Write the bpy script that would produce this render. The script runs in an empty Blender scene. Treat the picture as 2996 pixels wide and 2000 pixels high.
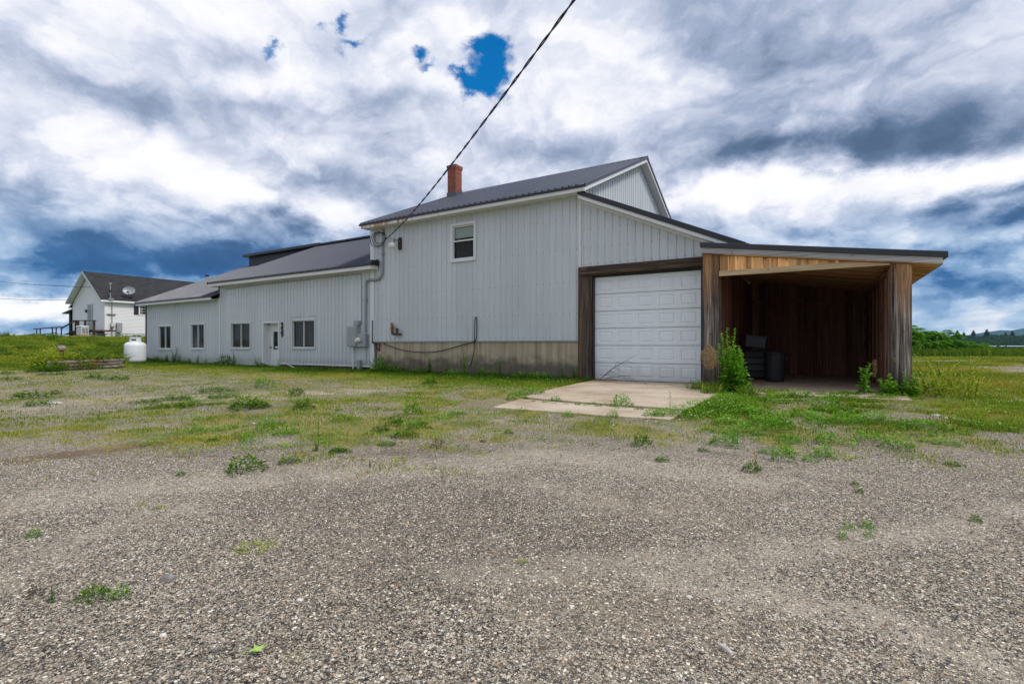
import bpy, math, random
import numpy as np
from mathutils import Vector, Matrix
random.seed(7); RNG = np.random.default_rng(11)
SC = bpy.context.scene; COL = SC.collection
# ---- survey frame: the photograph's camera, used to read real positions off known planes ----
TH = math.radians(31.5); ST, CT = math.sin(TH), math.cos(TH)
FPX, CX, CY, CAMY, CAMH = 1474.0, 1498.0, 1007.0, -14.1, 1.05
def onwall(px, py, y=0.0):                 # point of the vertical plane Y=y seen at a photo pixel -> X, Z
    u = (px-CX)/FPX; t = (y-CAMY)/(CT+ST*u)
    return t*(-ST+CT*u), CAMH+(CY-py)/FPX*t
def onground(px, py, z=0.0):
    u = (px-CX)/FPX; t = FPX*(CAMH-z)/(py-CY)
    return t*(-ST+CT*u), CAMY+t*(CT+ST*u), t
def sm(a, b, x): 
    t = np.clip((x-a)/(b-a), 0, 1); return t*t*(3-2*t)
def lin(*c):
    return tuple(((v/255)/12.92 if v/255 <= .04045 else ((v/255+.055)/1.055)**2.4) for v in c)+(1,)
def hash2(ix, iy, s):
    h = (ix.astype(np.int64)*374761393+iy.astype(np.int64)*668265263+s*982451653) & 0x7fffffff
    h = ((h ^ (h >> 13))*1274126177) & 0x7fffffff
    return ((h ^ (h >> 16)) & 0xffff)/65535.0
def vnoise(x, y, s=0):
    ix, iy = np.floor(x), np.floor(y); fx, fy = x-ix, y-iy
    fx = fx*fx*(3-2*fx); fy = fy*fy*(3-2*fy)
    a, b = hash2(ix, iy, s), hash2(ix+1, iy, s); c, d = hash2(ix, iy+1, s), hash2(ix+1, iy+1, s)
    return (a*(1-fx)+b*fx)*(1-fy)+(c*(1-fx)+d*fx)*fy
def fbm(x, y, s=0, o=4):
    r, a, n = 0, .5, 0
    for k in range(o): r = r+a*vnoise(x*2**k, y*2**k, s+k*17); n += a; a *= .5
    return r/n

# ---- node helpers ----
def nd(nt, typ, ins=None, **at):
    n = nt.nodes.new(typ)
    for k, v in at.items(): setattr(n, k, v)
    for k, v in (ins or {}).items():
        s = n.inputs[k]
        if isinstance(v, bpy.types.NodeSocket): nt.links.new(v, s)
        else: s.default_value = v
    return n
def mth(nt, op, a, b=0.0, c=0.0, clamp=False):
    return nd(nt, 'ShaderNodeMath', {0: a, 1: b, 2: c}, operation=op, use_clamp=clamp).outputs[0]
def vmt(nt, op, a, b=(0, 0, 0)):
    n = nd(nt, 'ShaderNodeVectorMath', {0: a}, operation=op)
    if op == 'SCALE':
        s = n.inputs['Scale']
        if isinstance(b, bpy.types.NodeSocket): nt.links.new(b, s)
        else: s.default_value = b
    else:
        if isinstance(b, bpy.types.NodeSocket): nt.links.new(b, n.inputs[1])
        else: n.inputs[1].default_value = b
    return n.outputs['Value'] if op in ('DOT_PRODUCT', 'LENGTH') else n.outputs[0]
def ramp(nt, fac, stops, interp='LINEAR'):
    n = nd(nt, 'ShaderNodeValToRGB', {0: fac}); r = n.color_ramp; r.interpolation = interp
    while len(r.elements) < len(stops): r.elements.new(.5)
    for e, (p, c) in zip(r.elements, stops): e.position = p; e.color = c if len(c) == 4 else tuple(c)+(1,)
    return n.outputs[0]
def mixc(nt, fac, a, b, mode='MIX'):
    n = nd(nt, 'ShaderNodeMix', data_type='RGBA', blend_type=mode)
    for s, v in ((n.inputs[0], fac), (n.inputs[6], a), (n.inputs[7], b)):
        if isinstance(v, bpy.types.NodeSocket): nt.links.new(v, s)
        else: s.default_value = v if not isinstance(v, tuple) or len(v) == 4 else v+(1,)
    return n.outputs[2]
def noise(nt, vec, scale, detail=4, rough=.55, out=0, dist=0.0):
    return nd(nt, 'ShaderNodeTexNoise', {'Vector': vec, 'Scale': scale, 'Detail': detail, 'Roughness': rough, 'Distortion': dist}).outputs[out]
def smst(nt, x, a, b):
    return nd(nt, 'ShaderNodeMapRange', {'Value': x, 'From Min': a, 'From Max': b}, interpolation_type='SMOOTHSTEP').outputs[0]

# ---- sky ----
def aim(px, py):
    u = (px-CX)/FPX; v = (CY-py)/FPX
    x, y = -ST+CT*u, CT+ST*u
    return math.atan2(x, y), math.atan2(v, math.hypot(x, y))
K = 2996/2349.0
SUN_AZ, SUN_EL = math.radians(86), math.radians(50)      # azimuth from +Y towards +X
def make_world():
    w = bpy.data.worlds.new('World'); SC.world = w; w.use_nodes = True
    nt = w.node_tree; nt.nodes.clear()
    D = nd(nt, 'ShaderNodeTexCoord').outputs['Generated']
    sp = nd(nt, 'ShaderNodeSeparateXYZ', {0: D}); x, y, z = sp.outputs
    az = mth(nt, 'ARCTAN2', x, y)
    el = mth(nt, 'ARCSINE', z)
    zp = mth(nt, 'ADD', mth(nt, 'MAXIMUM', z, 0.0), .46)
    P = nd(nt, 'ShaderNodeCombineXYZ', {0: mth(nt, 'DIVIDE', x, zp), 1: mth(nt, 'DIVIDE', y, zp), 2: 0.0}).outputs[0]
    AE = nd(nt, 'ShaderNodeCombineXYZ', {0: az, 1: el, 2: 0.0}).outputs[0]
    # turbulence bends the outlines of the cloud masses
    w1 = vmt(nt, 'SUBTRACT', noise(nt, vmt(nt, 'MULTIPLY', AE, (1, 1.7, 1)), 4.5, 7, .6, 1), (.5, .5, .5))
    w1 = vmt(nt, 'MULTIPLY', w1, (.30, .15, 0))
    AEw = vmt(nt, 'ADD', AE, w1)
    B = .725
    def blob(vec, px, py, rx, ry, rot=0):
        a, e = aim(px*K, py*K)
        c_, s_ = math.cos(math.radians(rot))*rx, math.sin(math.radians(rot))*rx
        al, el_ = aim((px-c_)*K, (py+s_)*K); ar, er = aim((px+c_)*K, (py-s_)*K); _, e1 = aim(px*K, (py+ry)*K); _, e2 = aim(px*K, (py-ry)*K)
        m = nd(nt, 'ShaderNodeMapping', {'Vector': vec, 'Location': (a, e, 0), 'Rotation': (0, 0, math.atan2(er-el_, ar-al)),
               'Scale': (math.hypot(ar-al, er-el_)/2, (e2-e1)/2, 1)}, vector_type='TEXTURE').outputs[0]
        return mth(nt, 'EXPONENT', mth(nt, 'MULTIPLY', vmt(nt, 'DOT_PRODUCT', m, m), -1.0))
    for px, py, rx, ry, rot, amp in BLOBS:
        B = mth(nt, 'MULTIPLY_ADD', blob(AEw, px, py, rx, ry, rot), amp, B)
    # heaps and their shaded bases at two sizes; the difference of two shifted copies lights their upper edges
    Pw = vmt(nt, 'ADD', P, vmt(nt, 'MULTIPLY', vmt(nt, 'SUBTRACT', noise(nt, P, 2.6, 6, .58, 1), (.5, .5, .5)), (.34, .34, .34)))
    def heap(v):
        # rounded lumps: folded noise makes full tops and creased edges
        f = mth(nt, 'ABSOLUTE', mth(nt, 'SUBTRACT', noise(nt, v, 1.7, 2, .5), .5))
        g = mth(nt, 'ABSOLUTE', mth(nt, 'SUBTRACT', noise(nt, v, 4.6, 2, .5), .5))
        h = mth(nt, 'ABSOLUTE', mth(nt, 'SUBTRACT', noise(nt, v, 11.0, 5, .6), .5))
        return mth(nt, 'MULTIPLY_ADD', f, 1.5, mth(nt, 'MULTIPLY_ADD', g, .8, mth(nt, 'MULTIPLY', h, .42)))
    n0 = noise(nt, Pw, 1.3, 6, .56)
    q1 = heap(Pw); q2 = heap(vmt(nt, 'ADD', Pw, (.055, -.05, 0)))
    B = mth(nt, 'MULTIPLY_ADD', mth(nt, 'SUBTRACT', n0, .5), .85, B)
    B = mth(nt, 'MULTIPLY_ADD', mth(nt, 'SUBTRACT', q1, .24), .48, B)
    B = mth(nt, 'MULTIPLY_ADD', mth(nt, 'SUBTRACT', q1, q2), .72, B)
    # bands low over the horizon
    lowband = noise(nt, vmt(nt, 'MULTIPLY', AE, (2.2, 22, 1)), 1.6, 5, .55, dist=.4)
    lowm = smst(nt, el, .20, .03)
    B = mth(nt, 'MULTIPLY_ADD', mth(nt, 'MULTIPLY', mth(nt, 'SUBTRACT', lowband, .5), lowm), .8, B)
    # dark bases keep their modelling instead of running out into one flat tone
    B = mth(nt, 'MAXIMUM', B, mth(nt, 'MULTIPLY_ADD', B, .25, .10))
    hi = ramp(nt, B, [(-0, lin(58, 82, 110)), (.25, lin(98, 120, 150)), (.5, lin(160, 173, 199)), (.7, lin(211, 217, 234)), (.85, lin(243, 244, 250)), (1, lin(255, 255, 255))])
    lo = ramp(nt, B, [(0, lin(22, 68, 118)), (.25, lin(52, 104, 158)), (.5, lin(132, 166, 205)), (.7, lin(190, 211, 234)), (.85, lin(240, 243, 249)), (1, lin(255, 255, 255))])
    cloud = mixc(nt, smst(nt, el, .27, .10), hi, lo)
    # gaps of clear sky
    w2 = vmt(nt, 'SUBTRACT', noise(nt, vmt(nt, 'MULTIPLY', AE, (1, 1.4, 1)), 7.0, 9, .62, 1), (.5, .5, .5))
    AEh = vmt(nt, 'ADD', AE, vmt(nt, 'MULTIPLY', w2, (.20, .16, 0)))
    H = 0.0
    for px, py, rx, ry, amp in HOLES:
        H = mth(nt, 'MULTIPLY_ADD', blob(AEh, px, py, rx, ry), amp, H)
    hm = smst(nt, H, .16, 1.0)
    sky = nd(nt, 'ShaderNodeTexSky', sky_type='NISHITA', sun_disc=False, sun_elevation=SUN_EL, sun_rotation=SUN_AZ,
             air_density=1.0, dust_density=.3, ozone_density=2.0)
    clear = nd(nt, 'ShaderNodeHueSaturation', {'Saturation': 1.85, 'Value': 1.0, 'Color': sky.outputs[0]}).outputs[0]
    b1 = nd(nt, 'ShaderNodeBackground', {'Color': clear, 'Strength': .15})
    b2 = nd(nt, 'ShaderNodeBackground', {'Color': cloud, 'Strength': SKYGAIN})
    mx = nd(nt, 'ShaderNodeMixShader', {0: hm, 1: b2.outputs[0], 2: b1.outputs[0]})
    gr = nd(nt, 'ShaderNodeBackground', {'Color': (.16, .16, .13, 1), 'Strength': 1.0})
    mg = nd(nt, 'ShaderNodeMixShader', {0: smst(nt, z, -.02, -.06), 1: mx.outputs[0], 2: gr.outputs[0]})
    o = nd(nt, 'ShaderNodeOutputWorld', {0: mg.outputs[0]})
SKYGAIN = 1.06; RIDGE = -.10; HAZE = 3.2e-5
# centre and radii in photo units (1/2349 of the width), tilt, brightness change
BLOBS = [(2010, 318, 430, 66, 4, -.36), (2190, 250, 300, 90, 12, -.26), (1700, 352, 230, 42, 6, -.22), (1850, 350, 220, 40, 0, -.14), (1640, 120, 150, 160, 0, -.08), (1930, 130, 300, 90, 10, -.20),
 (2330, 340, 90, 40, 0, .10), (2240, 452, 130, 20, 10, -.34), (2320, 492, 120, 20, 8, -.46), (1880, 432, 330, 32, 4, .34), (1640, 445, 120, 40, 0, .18), (2250, 393, 150, 28, 10, .30),
 (1850, 525, 260, 24, 0, -.14), (2230, 590, 190, 20, 0, -.34), (2170, 640, 190, 16, 0, -.30), (2280, 660, 150, 10, 0, -.20), (2250, 715, 200, 25, 0, .16),
 (150, 550, 350, 65, -4, -.36), (330, 610, 340, 40, 2, -.38), (60, 470, 170, 45, -14, -.22), (420, 500, 200, 45, -16, -.18), (110, 695, 190, 24, 0, .55), (60, 745, 150, 16, 0, -.12),
 (150, 150, 130, 40, -22, -.17), (330, 215, 140, 40, -14, -.16), (500, 90, 110, 60, -30, -.10), (590, 120, 100, 26, 0, -.12), (90, 60, 90, 45, 0, .08),
 (240, 290, 260, 45, -16, .14), (200, 385, 150, 45, -6, .18), (700, 170, 120, 50, 0, .20), (430, 390, 180, 50, -18, .14), (850, 310, 150, 28, -12, -.12), (640, 235, 130, 22, -6, -.14),
 (655, 520, 50, 45, 0, -.40), (530, 500, 40, 28, 0, -.25), (690, 580, 150, 30, 10, -.34), (560, 590, 160, 28, 0, -.24), (760, 500, 70, 45, 20, .20), (600, 440, 160, 40, -20, .18),
 (880, 235, 110, 42, 0, -.24), (1000, 390, 170, 60, 0, .14), (1180, 330, 150, 36, 0, -.14), (1270, 400, 220, 36, 0, .10), (1430, 170, 140, 120, 0, .16), (1240, 90, 90, 80, 0, .10), (1010, 60, 150, 50, 0, .08), (760, 400, 120, 36, -14, -.18), (950, 480, 120, 40, 0, -.08)]
HOLES = [(1128, 180, 58, 40, 1.15), (1108, 105, 38, 38, 1.0), (1150, 125, 30, 38, .8), (1080, 200, 30, 22, .6), (952, 120, 34, 18, 1.0), (985, 152, 40, 14, .75), (752, 70, 26, 18, .9), (800, 110, 44, 16, .9), (618, 120, 34, 15, .8), (1055, 178, 26, 14, .7)]
# ---- materials ----
MATS = {}
def mat(name, col=(.5, .5, .5), rough=.6, metal=0.0, fn=None, bump=None, spec=.5):
    m = bpy.data.materials.new(name); m.use_nodes = True; nt = m.node_tree
    b = nt.nodes['Principled BSDF']
    b.inputs['Base Color'].default_value = tuple(col)+(1,) if len(col) == 3 else col
    b.inputs['Roughness'].default_value = rough; b.inputs['Metallic'].default_value = metal
    b.inputs['Specular IOR Level'].default_value = spec
    if fn:
        r = fn(nt, b)
        if r is not None: nt.links.new(r, b.inputs['Base Color'])
    MATS[name] = m; return m
def pos(nt): return nd(nt, 'ShaderNodeNewGeometry').outputs['Position']
def xyz(nt, p): return nd(nt, 'ShaderNodeSeparateXYZ', {0: p}).outputs
def bumpn(nt, b, h, strength=.5, dist=.01):
    nt.links.new(nd(nt, 'ShaderNodeBump', {'Height': h, 'Strength': strength, 'Distance': dist}).outputs[0], b.inputs['Normal'])
def sc3(nt, p, s): return vmt(nt, 'MULTIPLY', p, s)

def f_siding(c):
    def f(nt, b):
        p = pos(nt)
        n = noise(nt, sc3(nt, p, (3.0, 3.0, .35)), 1.5, 5, .6)
        d = noise(nt, p, 22, 4, .6)
        z = xyz(nt, p)[2]
        k = mth(nt, 'MULTIPLY_ADD', mth(nt, 'SUBTRACT', n, .5), .22, 1.0)
        k = mth(nt, 'MULTIPLY_ADD', mth(nt, 'SUBTRACT', d, .5), .10, k)
        col = vmt(nt, 'SCALE', c, k)
        q_ = xyz(nt, p); sh = nd(nt, 'ShaderNodeTexWhiteNoise', {'W': mth(nt, 'FLOOR', mth(nt, 'DIVIDE', mth(nt, 'ADD', q_[0], q_[1]), .9144))}, noise_dimensions='1D').outputs[0]
        col = vmt(nt, 'SCALE', col, mth(nt, 'MULTIPLY_ADD', sh, .09, .955))
        runs = mth(nt, 'MULTIPLY', smst(nt, noise(nt, sc3(nt, p, (9, 9, .5)), 1.2, 4, .6), .58, .75), .22)
        col = mixc(nt, runs, col, (.36, .34, .29))
        # splash dirt along the foot of the sheets
        dm = mth(nt, 'MULTIPLY', smst(nt, mth(nt, 'MULTIPLY_ADD', noise(nt, sc3(nt, p, (6, 6, 1)), 2, 3), -.5, z), .35, -.1), .45)
        return mixc(nt, dm, col, (.30, .28, .22))
    return f
mat('siding', fn=f_siding((.545, .575, .595)), rough=.42)
mat('gable_siding', fn=f_siding((.54, .58, .62)), rough=.42)
def f_fascia(nt, b):
    p = pos(nt); x, y, z = xyz(nt, p)
    r = noise(nt, sc3(nt, p, (5, 5, .8)), 1.3, 4, .65)
    far = smst(nt, x, -9.0, -15.0)
    streak = smst(nt, mth(nt, 'MULTIPLY_ADD', far, .16, r), .60, .74)
    streak = mth(nt, 'MULTIPLY', streak, mth(nt, 'MULTIPLY', smst(nt, x, -7, -11), smst(nt, z, 5.0, 5.2)))
    return mixc(nt, streak, vmt(nt, 'SCALE', (.66, .66, .64), mth(nt, 'MULTIPLY_ADD', mth(nt, 'SUBTRACT', noise(nt, p, 3, 4), .5), .2, 1)), (.42, .20, .06))
mat('fascia_white', fn=f_fascia, rough=.5)
mat('trim_white', (.68, .69, .69), .45)
mat('vinyl_white', (.78, .79, .80), .45)
mat('black_trim', (.018, .018, .020), .4)
mat('dark_gap', (.01, .01, .01), .9, spec=.1)
mat('screw', (.06, .06, .06), .5, .5)
def f_roof(nt, b):
    p = pos(nt); n = noise(nt, sc3(nt, p, (2, 2, 2)), 1.0, 5, .6)
    k = noise(nt, sc3(nt, p, (4.37, .25, .25)), 1.0, 2)
    nt.links.new(mth(nt, 'MULTIPLY_ADD', n, .2, .28), b.inputs['Roughness'])
    return vmt(nt, 'SCALE', (.052, .060, .092), mth(nt, 'MULTIPLY_ADD', mth(nt, 'ADD', n, k), .6, .4))
mat('roof_metal', rough=.35, metal=0, fn=f_roof, spec=.34)
mat('dark_sheet', (.035, .036, .042), .45, .2)
def f_found(nt, b):
    p = pos(nt); x, y, z = xyz(nt, p)
    s = noise(nt, sc3(nt, p, (3.2, 3.2, .18)), 1.6, 4, .62)
    f = noise(nt, p, 30, 5, .65); g = noise(nt, sc3(nt, p, (1, 1, 1.6)), 1.6, 5, .65)
    c = ramp(nt, s, [(.25, (.22, .17, .11)), (.5, (.41, .335, .235)), (.75, (.55, .47, .36))])
    c = vmt(nt, 'SCALE', c, mth(nt, 'MULTIPLY_ADD', f, .6, .7))
    mould = smst(nt, mth(nt, 'MULTIPLY_ADD', g, -1.0, z), .25, -.22)
    bumpn(nt, b, f, .3, .01)
    return mixc(nt, mth(nt, 'MULTIPLY', mould, .75), c, (.055, .05, .04))
mat('foundation_concrete', fn=f_found, rough=.85, spec=.2)
def f_slab(nt, b):
    p = pos(nt); x, y, z = xyz(nt, p)
    n = noise(nt, p, .9, 6, .6); f = noise(nt, p, 60, 4, .7); v = nd(nt, 'ShaderNodeTexVoronoi', {'Vector': p, 'Scale': 110.0}).outputs['Color']
    c = ramp(nt, n, [(.3, (.34, .25, .165)), (.5, (.50, .41, .305)), (.7, (.60, .51, .40))])
    c = vmt(nt, 'SCALE', c, mth(nt, 'MULTIPLY_ADD', xyz(nt, v)[0], .5, mth(nt, 'MULTIPLY_ADD', f, .4, .55)))
    rust = smst(nt, mth(nt, 'MULTIPLY_ADD', noise(nt, p, 1.7, 4), 1.6, mth(nt, 'MULTIPLY', x, -.45)), 2.75, 3.6)
    rust = mth(nt, 'MULTIPLY', rust, smst(nt, y, -2.6, -.4))
    bumpn(nt, b, f, .35, .006)
    cr = nd(nt, 'ShaderNodeTexVoronoi', {'Vector': vmt(nt, 'ADD', p, vmt(nt, 'MULTIPLY', noise(nt, p, 3, 4, .6, 1), (.3, .3, 0))), 'Scale': .22}, feature='DISTANCE_TO_EDGE').outputs['Distance']
    c = mixc(nt, mth(nt, 'MULTIPLY', smst(nt, cr, .006, .002), .6), c, (.05, .035, .025))
    st = smst(nt, noise(nt, p, 2.1, 6, .68), .55, .72)
    c = mixc(nt, mth(nt, 'MULTIPLY', st, .4), c, (.22, .16, .11))
    return mixc(nt, mth(nt, 'MULTIPLY', rust, .65), c, (.36, .17, .06))
mat('slab_concrete', fn=f_slab, rough=.9, spec=.2)
def f_shedfloor(nt, b):
    p = pos(nt); n = noise(nt, p, 2.2, 6, .65); f = noise(nt, p, 45, 4, .7)
    bumpn(nt, b, f, .5, .01)
    return vmt(nt, 'SCALE', ramp(nt, n, [(.3, (.32, .25, .18)), (.7, (.55, .45, .36))]), mth(nt, 'MULTIPLY_ADD', f, .8, .6))
mat('dirty_floor', fn=f_shedfloor, rough=.9, spec=.1)
def f_wood(kind, bw=.14, axis='z'):
    def f(nt, b):
        p = pos(nt); x, y, z = xyz(nt, p)
        s = (34, 34, 1.1) if axis == 'z' else ((1.1, 34, 34) if axis == 'x' else (34, 1.1, 34))
        a = mth(nt, 'ADD', x, y) if axis == 'z' else (mth(nt, 'ADD', z, y) if axis == 'x' else mth(nt, 'ADD', x, z))
        idx = mth(nt, 'FLOOR', mth(nt, 'DIVIDE', a, bw))
        rnd = nd(nt, 'ShaderNodeTexWhiteNoise', {'W': idx}, noise_dimensions='1D').outputs[0]
        off = nd(nt, 'ShaderNodeCombineXYZ', {0: mth(nt, 'MULTIPLY', rnd, 7.0), 1: 0.0, 2: mth(nt, 'MULTIPLY', rnd, 13.0)}).outputs[0]
        g = noise(nt, vmt(nt, 'ADD', sc3(nt, p, s), off), 1.0, 6, .62, dist=.6)
        big = noise(nt, vmt(nt, 'ADD', sc3(nt, p, tuple(v*.14 for v in s)), off), 1.0, 4, .6)
        kn = nd(nt, 'ShaderNodeTexVoronoi', {'Vector': sc3(nt, p, (4.5, 4.5, 2.6)), 'Scale': 1.0, 'Randomness': 1.0}).outputs['Distance']
        knot = smst(nt, kn, .10, .05)
        if kind == 'post':
            c = ramp(nt, g, [(.30, (.016, .014, .015)), (.42, (.085, .07, .065)), (.53, (.22, .18, .15)), (.68, (.46, .41, .37))])
            fresh = smst(nt, mth(nt, 'MULTIPLY_ADD', big, 2.2, mth(nt, 'MULTIPLY_ADD', rnd, .8, z)), 3.0, 4.6)
            o = ramp(nt, g, [(.28, (.10, .045, .018)), (.48, (.36, .18, .075)), (.7, (.55, .33, .16))])
            c = mixc(nt, mth(nt, 'MULTIPLY', fresh, .9), c, o)
            dark = smst(nt, mth(nt, 'MULTIPLY_ADD', big, -1.4, z), .15, -.75)
            c = mixc(nt, mth(nt, 'MULTIPLY', dark, .8), c, (.025, .022, .022))
        elif kind == 'header':
            c = ramp(nt, g, [(.28, (.26, .11, .035)), (.43, (.74, .38, .14)), (.7, (.90, .62, .31))])
            c = mixc(nt, mth(nt, 'MULTIPLY', smst(nt, mth(nt, 'MULTIPLY_ADD', big, 1.0, mth(nt, 'MULTIPLY_ADD', x, .141, z)), 3.50, 3.66), .9), c, (.03, .018, .01))
        elif kind == 'dark':
            c = ramp(nt, g, [(.28, (.016, .013, .012)), (.5, (.07, .053, .042)), (.72, (.17, .13, .10))])
            c = mixc(nt, smst(nt, big, .52, .66), c, ramp(nt, g, [(.3, (.09, .045, .02)), (.7, (.30, .17, .08))]))
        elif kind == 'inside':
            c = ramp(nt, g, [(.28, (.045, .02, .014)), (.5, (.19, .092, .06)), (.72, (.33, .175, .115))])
        elif kind == 'soffit':
            c = ramp(nt, g, [(.28, (.24, .105, .05)), (.5, (.68, .37, .19)), (.72, (.84, .54, .32))])
        elif kind == 'trim':
            c = ramp(nt, g, [(.28, (.30, .20, .11)), (.5, (.52, .38, .23)), (.72, (.66, .52, .36))])
        else:   # grey fascia board
            c = ramp(nt, g, [(.28, (.16, .15, .15)), (.5, (.33, .315, .31)), (.72, (.47, .45, .44))])
        c = vmt(nt, 'SCALE', c, mth(nt, 'MULTIPLY_ADD', rnd, .9, .55))
        bumpn(nt, b, g, .4, .006)
        return mixc(nt, mth(nt, 'MULTIPLY', knot, .8), c, (.05, .025, .012))
    return f
mat('post_wood', fn=f_wood('post', .127), rough=.85, spec=.15)
mat('frame_wood', fn=f_wood('dark', .15), rough=.85, spec=.15)
mat('beam_wood', fn=f_wood('dark', .15, 'x'), rough=.85, spec=.15)
mat('rail_wood', fn=f_wood('grey', .3, 'x'), rough=.85, spec=.15)
mat('header_wood', fn=f_wood('header', .19), rough=.8, spec=.15)
mat('batten_wood', fn=f_wood('header', .05), rough=.8, spec=.15)
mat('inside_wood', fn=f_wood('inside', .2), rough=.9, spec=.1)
mat('soffit_wood', fn=f_wood('soffit', .14, 'x'), rough=.85, spec=.15)
mat('trim_wood', fn=f_wood('trim', .4, 'x'), rough=.8, spec=.15)
mat('deck_wood', fn=f_wood('dark', .3, 'x'), rough=.85, spec=.1)
def f_door(nt, b):
    p = pos(nt); n = noise(nt, sc3(nt, p, (2, 2, .5)), 2, 5, .6); f = noise(nt, p, 160, 2)
    bumpn(nt, b, f, .12, .002)
    dirt = smst(nt, mth(nt, 'MULTIPLY_ADD', n, -.9, xyz(nt, p)[2]), .15, -.4)
    return mixc(nt, mth(nt, 'MULTIPLY', dirt, .35), vmt(nt, 'SCALE', (.77, .81, .84), mth(nt, 'MULTIPLY_ADD', n, .16, .92)), (.33, .30, .24))
mat('garage_white', fn=f_door, rough=.4)
mat('galvanised', (.33, .35, .37), .45, .6)
mat('grey_box', (.30, .32, .33), .5)
mat('meter_glass', (.62, .60, .54), .15)
mat('blind', fn=lambda nt, b: vmt(nt, 'SCALE', (.050, .045, .038), mth(nt, 'MULTIPLY_ADD', smst(nt, mth(nt, 'SINE', mth(nt, 'MULTIPLY', xyz(nt, pos(nt))[2], 210)), -.5, .9), .5, .6)), rough=.8)
mat('shade_cloth', (.42, .44, .36), .8)
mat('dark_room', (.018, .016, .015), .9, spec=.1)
mat('room_light', (.55, .45, .30), .8)
def f_glass(m, tint=(.9, .93, .95)):
    nt = m.node_tree; b = nt.nodes['Principled BSDF']; out = nt.nodes['Material Output']
    tr = nd(nt, 'ShaderNodeBsdfTransparent', {0: tint+(1,)})
    wob = nd(nt, 'ShaderNodeBump', {'Height': noise(nt, pos(nt), 6, 2), 'Strength': .06, 'Distance': .02}).outputs[0]
    gl = nd(nt, 'ShaderNodeBsdfGlossy', {'Roughness': .02, 'Normal': wob})
    fr = nd(nt, 'ShaderNodeFresnel', {'IOR': 1.5})
    mx = nd(nt, 'ShaderNodeMixShader', {0: mth(nt, 'MULTIPLY', mth(nt, 'MULTIPLY', fr.outputs[0], .55), mth(nt, 'SUBTRACT', 1.0, nd(nt, 'ShaderNodeNewGeometry').outputs['Backfacing'])), 1: tr.outputs[0], 2: gl.outputs[0]})
    nt.links.new(mx.outputs[0], out.inputs[0]); nt.nodes.remove(b)
f_glass(mat('glass'))
def f_brick(nt, b):
    p = pos(nt); x, y, z = xyz(nt, p)
    v = nd(nt, 'ShaderNodeCombineXYZ', {0: mth(nt, 'ADD', x, y), 1: z, 2: 0.0}).outputs[0]
    br = nd(nt, 'ShaderNodeTexBrick', {'Vector': v, 'Color1': (.33, .075, .04, 1), 'Color2': (.20, .048, .03, 1), 'Mortar': (.26, .19, .15, 1), 'Scale': 1.0, 'Mortar Size': .007, 'Brick Width': .2, 'Row Height': .068})
    bumpn(nt, b, br.outputs['Fac'], -.5, .008)
    return mixc(nt, noise(nt, p, 9, 4), br.outputs['Color'], (.42, .13, .05), 'MIX') if False else vmt(nt, 'SCALE', br.outputs['Color'], mth(nt, 'MULTIPLY_ADD', noise(nt, p, 14, 4), 1.0, .5))
mat('brick', fn=f_brick, rough=.85, spec=.2)
mat('lead', (.10, .105, .115), .5, .4)
mat('rust', fn=lambda nt, b: ramp(nt, noise(nt, pos(nt), 40, 4), [(.3, (.03, .02, .018)), (.7, (.16, .06, .03))]), rough=.8)
mat('black_rubber', (.012, .012, .013), .45)
mat('orange_cloth', fn=lambda nt, b: ramp(nt, noise(nt, pos(nt), 60, 3), [(.3, (.20, .06, .03)), (.7, (.42, .17, .09))]), rough=.9)
def f_tank(nt, b):
    p = pos(nt); n = noise(nt, p, 4, 5, .6); z = xyz(nt, p)[2]
    d = mth(nt, 'MULTIPLY', smst(nt, mth(nt, 'MULTIPLY_ADD', n, -.4, z), .05, -.2), .6)
    return mixc(nt, d, vmt(nt, 'SCALE', (.76, .78, .82), mth(nt, 'MULTIPLY_ADD', n, .12, .93)), (.30, .25, .18))
mat('tank_white', fn=f_tank, rough=.35)
def f_log(nt, b):
    p = pos(nt); g = noise(nt, sc3(nt, p, (3, 3, 30)), 1.5, 6, .65); h = noise(nt, p, 1.4, 3)
    bumpn(nt, b, g, .5, .01)
    c = ramp(nt, g, [(.3, (.06, .05, .045)), (.5, (.24, .20, .18)), (.7, (.42, .37, .34))])
    return mixc(nt, smst(nt, h, .55, .7), c, ramp(nt, g, [(.3, (.12, .05, .02)), (.7, (.40, .22, .12))]))
mat('log_wood', fn=f_log, rough=.9, spec=.1)
mat('plastic_dark', (.022, .023, .027), .6)
mat('plastic_grey', (.07, .07, .072), .6)
mat('lap_white', fn=lambda nt, b: vmt(nt, 'SCALE', (.77, .76, .77), mth(nt, 'MULTIPLY_ADD', noise(nt, sc3(nt, pos(nt), (1, 1, 3)), 2, 4), .14, .93)), rough=.5)
def f_shingle(nt, b):
    p = pos(nt); x, y, z = xyz(nt, p)
    v = nd(nt, 'ShaderNodeCombineXYZ', {0: y, 1: mth(nt, 'MULTIPLY', z, 1.6), 2: 0.0}).outputs[0]
    br = nd(nt, 'ShaderNodeTexBrick', {'Vector': v, 'Color1': (.034, .034, .038, 1), 'Color2': (.060, .060, .066, 1), 'Mortar': (.012, .012, .012, 1), 'Scale': 1.0, 'Mortar Size': .012, 'Brick Width': .3, 'Row Height': .14}).outputs['Color']
    return vmt(nt, 'SCALE', br, mth(nt, 'MULTIPLY_ADD', noise(nt, p, 30, 3), 1.2, .4))
mat('shingles', fn=f_shingle, rough=.9, spec=.2)
mat('house_stone', fn=lambda nt, b: ramp(nt, noise(nt, sc3(nt, pos(nt), (6, 6, 9)), 1.5, 4), [(.35, (.16, .10, .08)), (.65, (.42, .33, .29))]), rough=.9)
mat('teal_trim', (.42, .50, .47), .5)
mat('shutter', (.015, .017, .028), .5)
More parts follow.
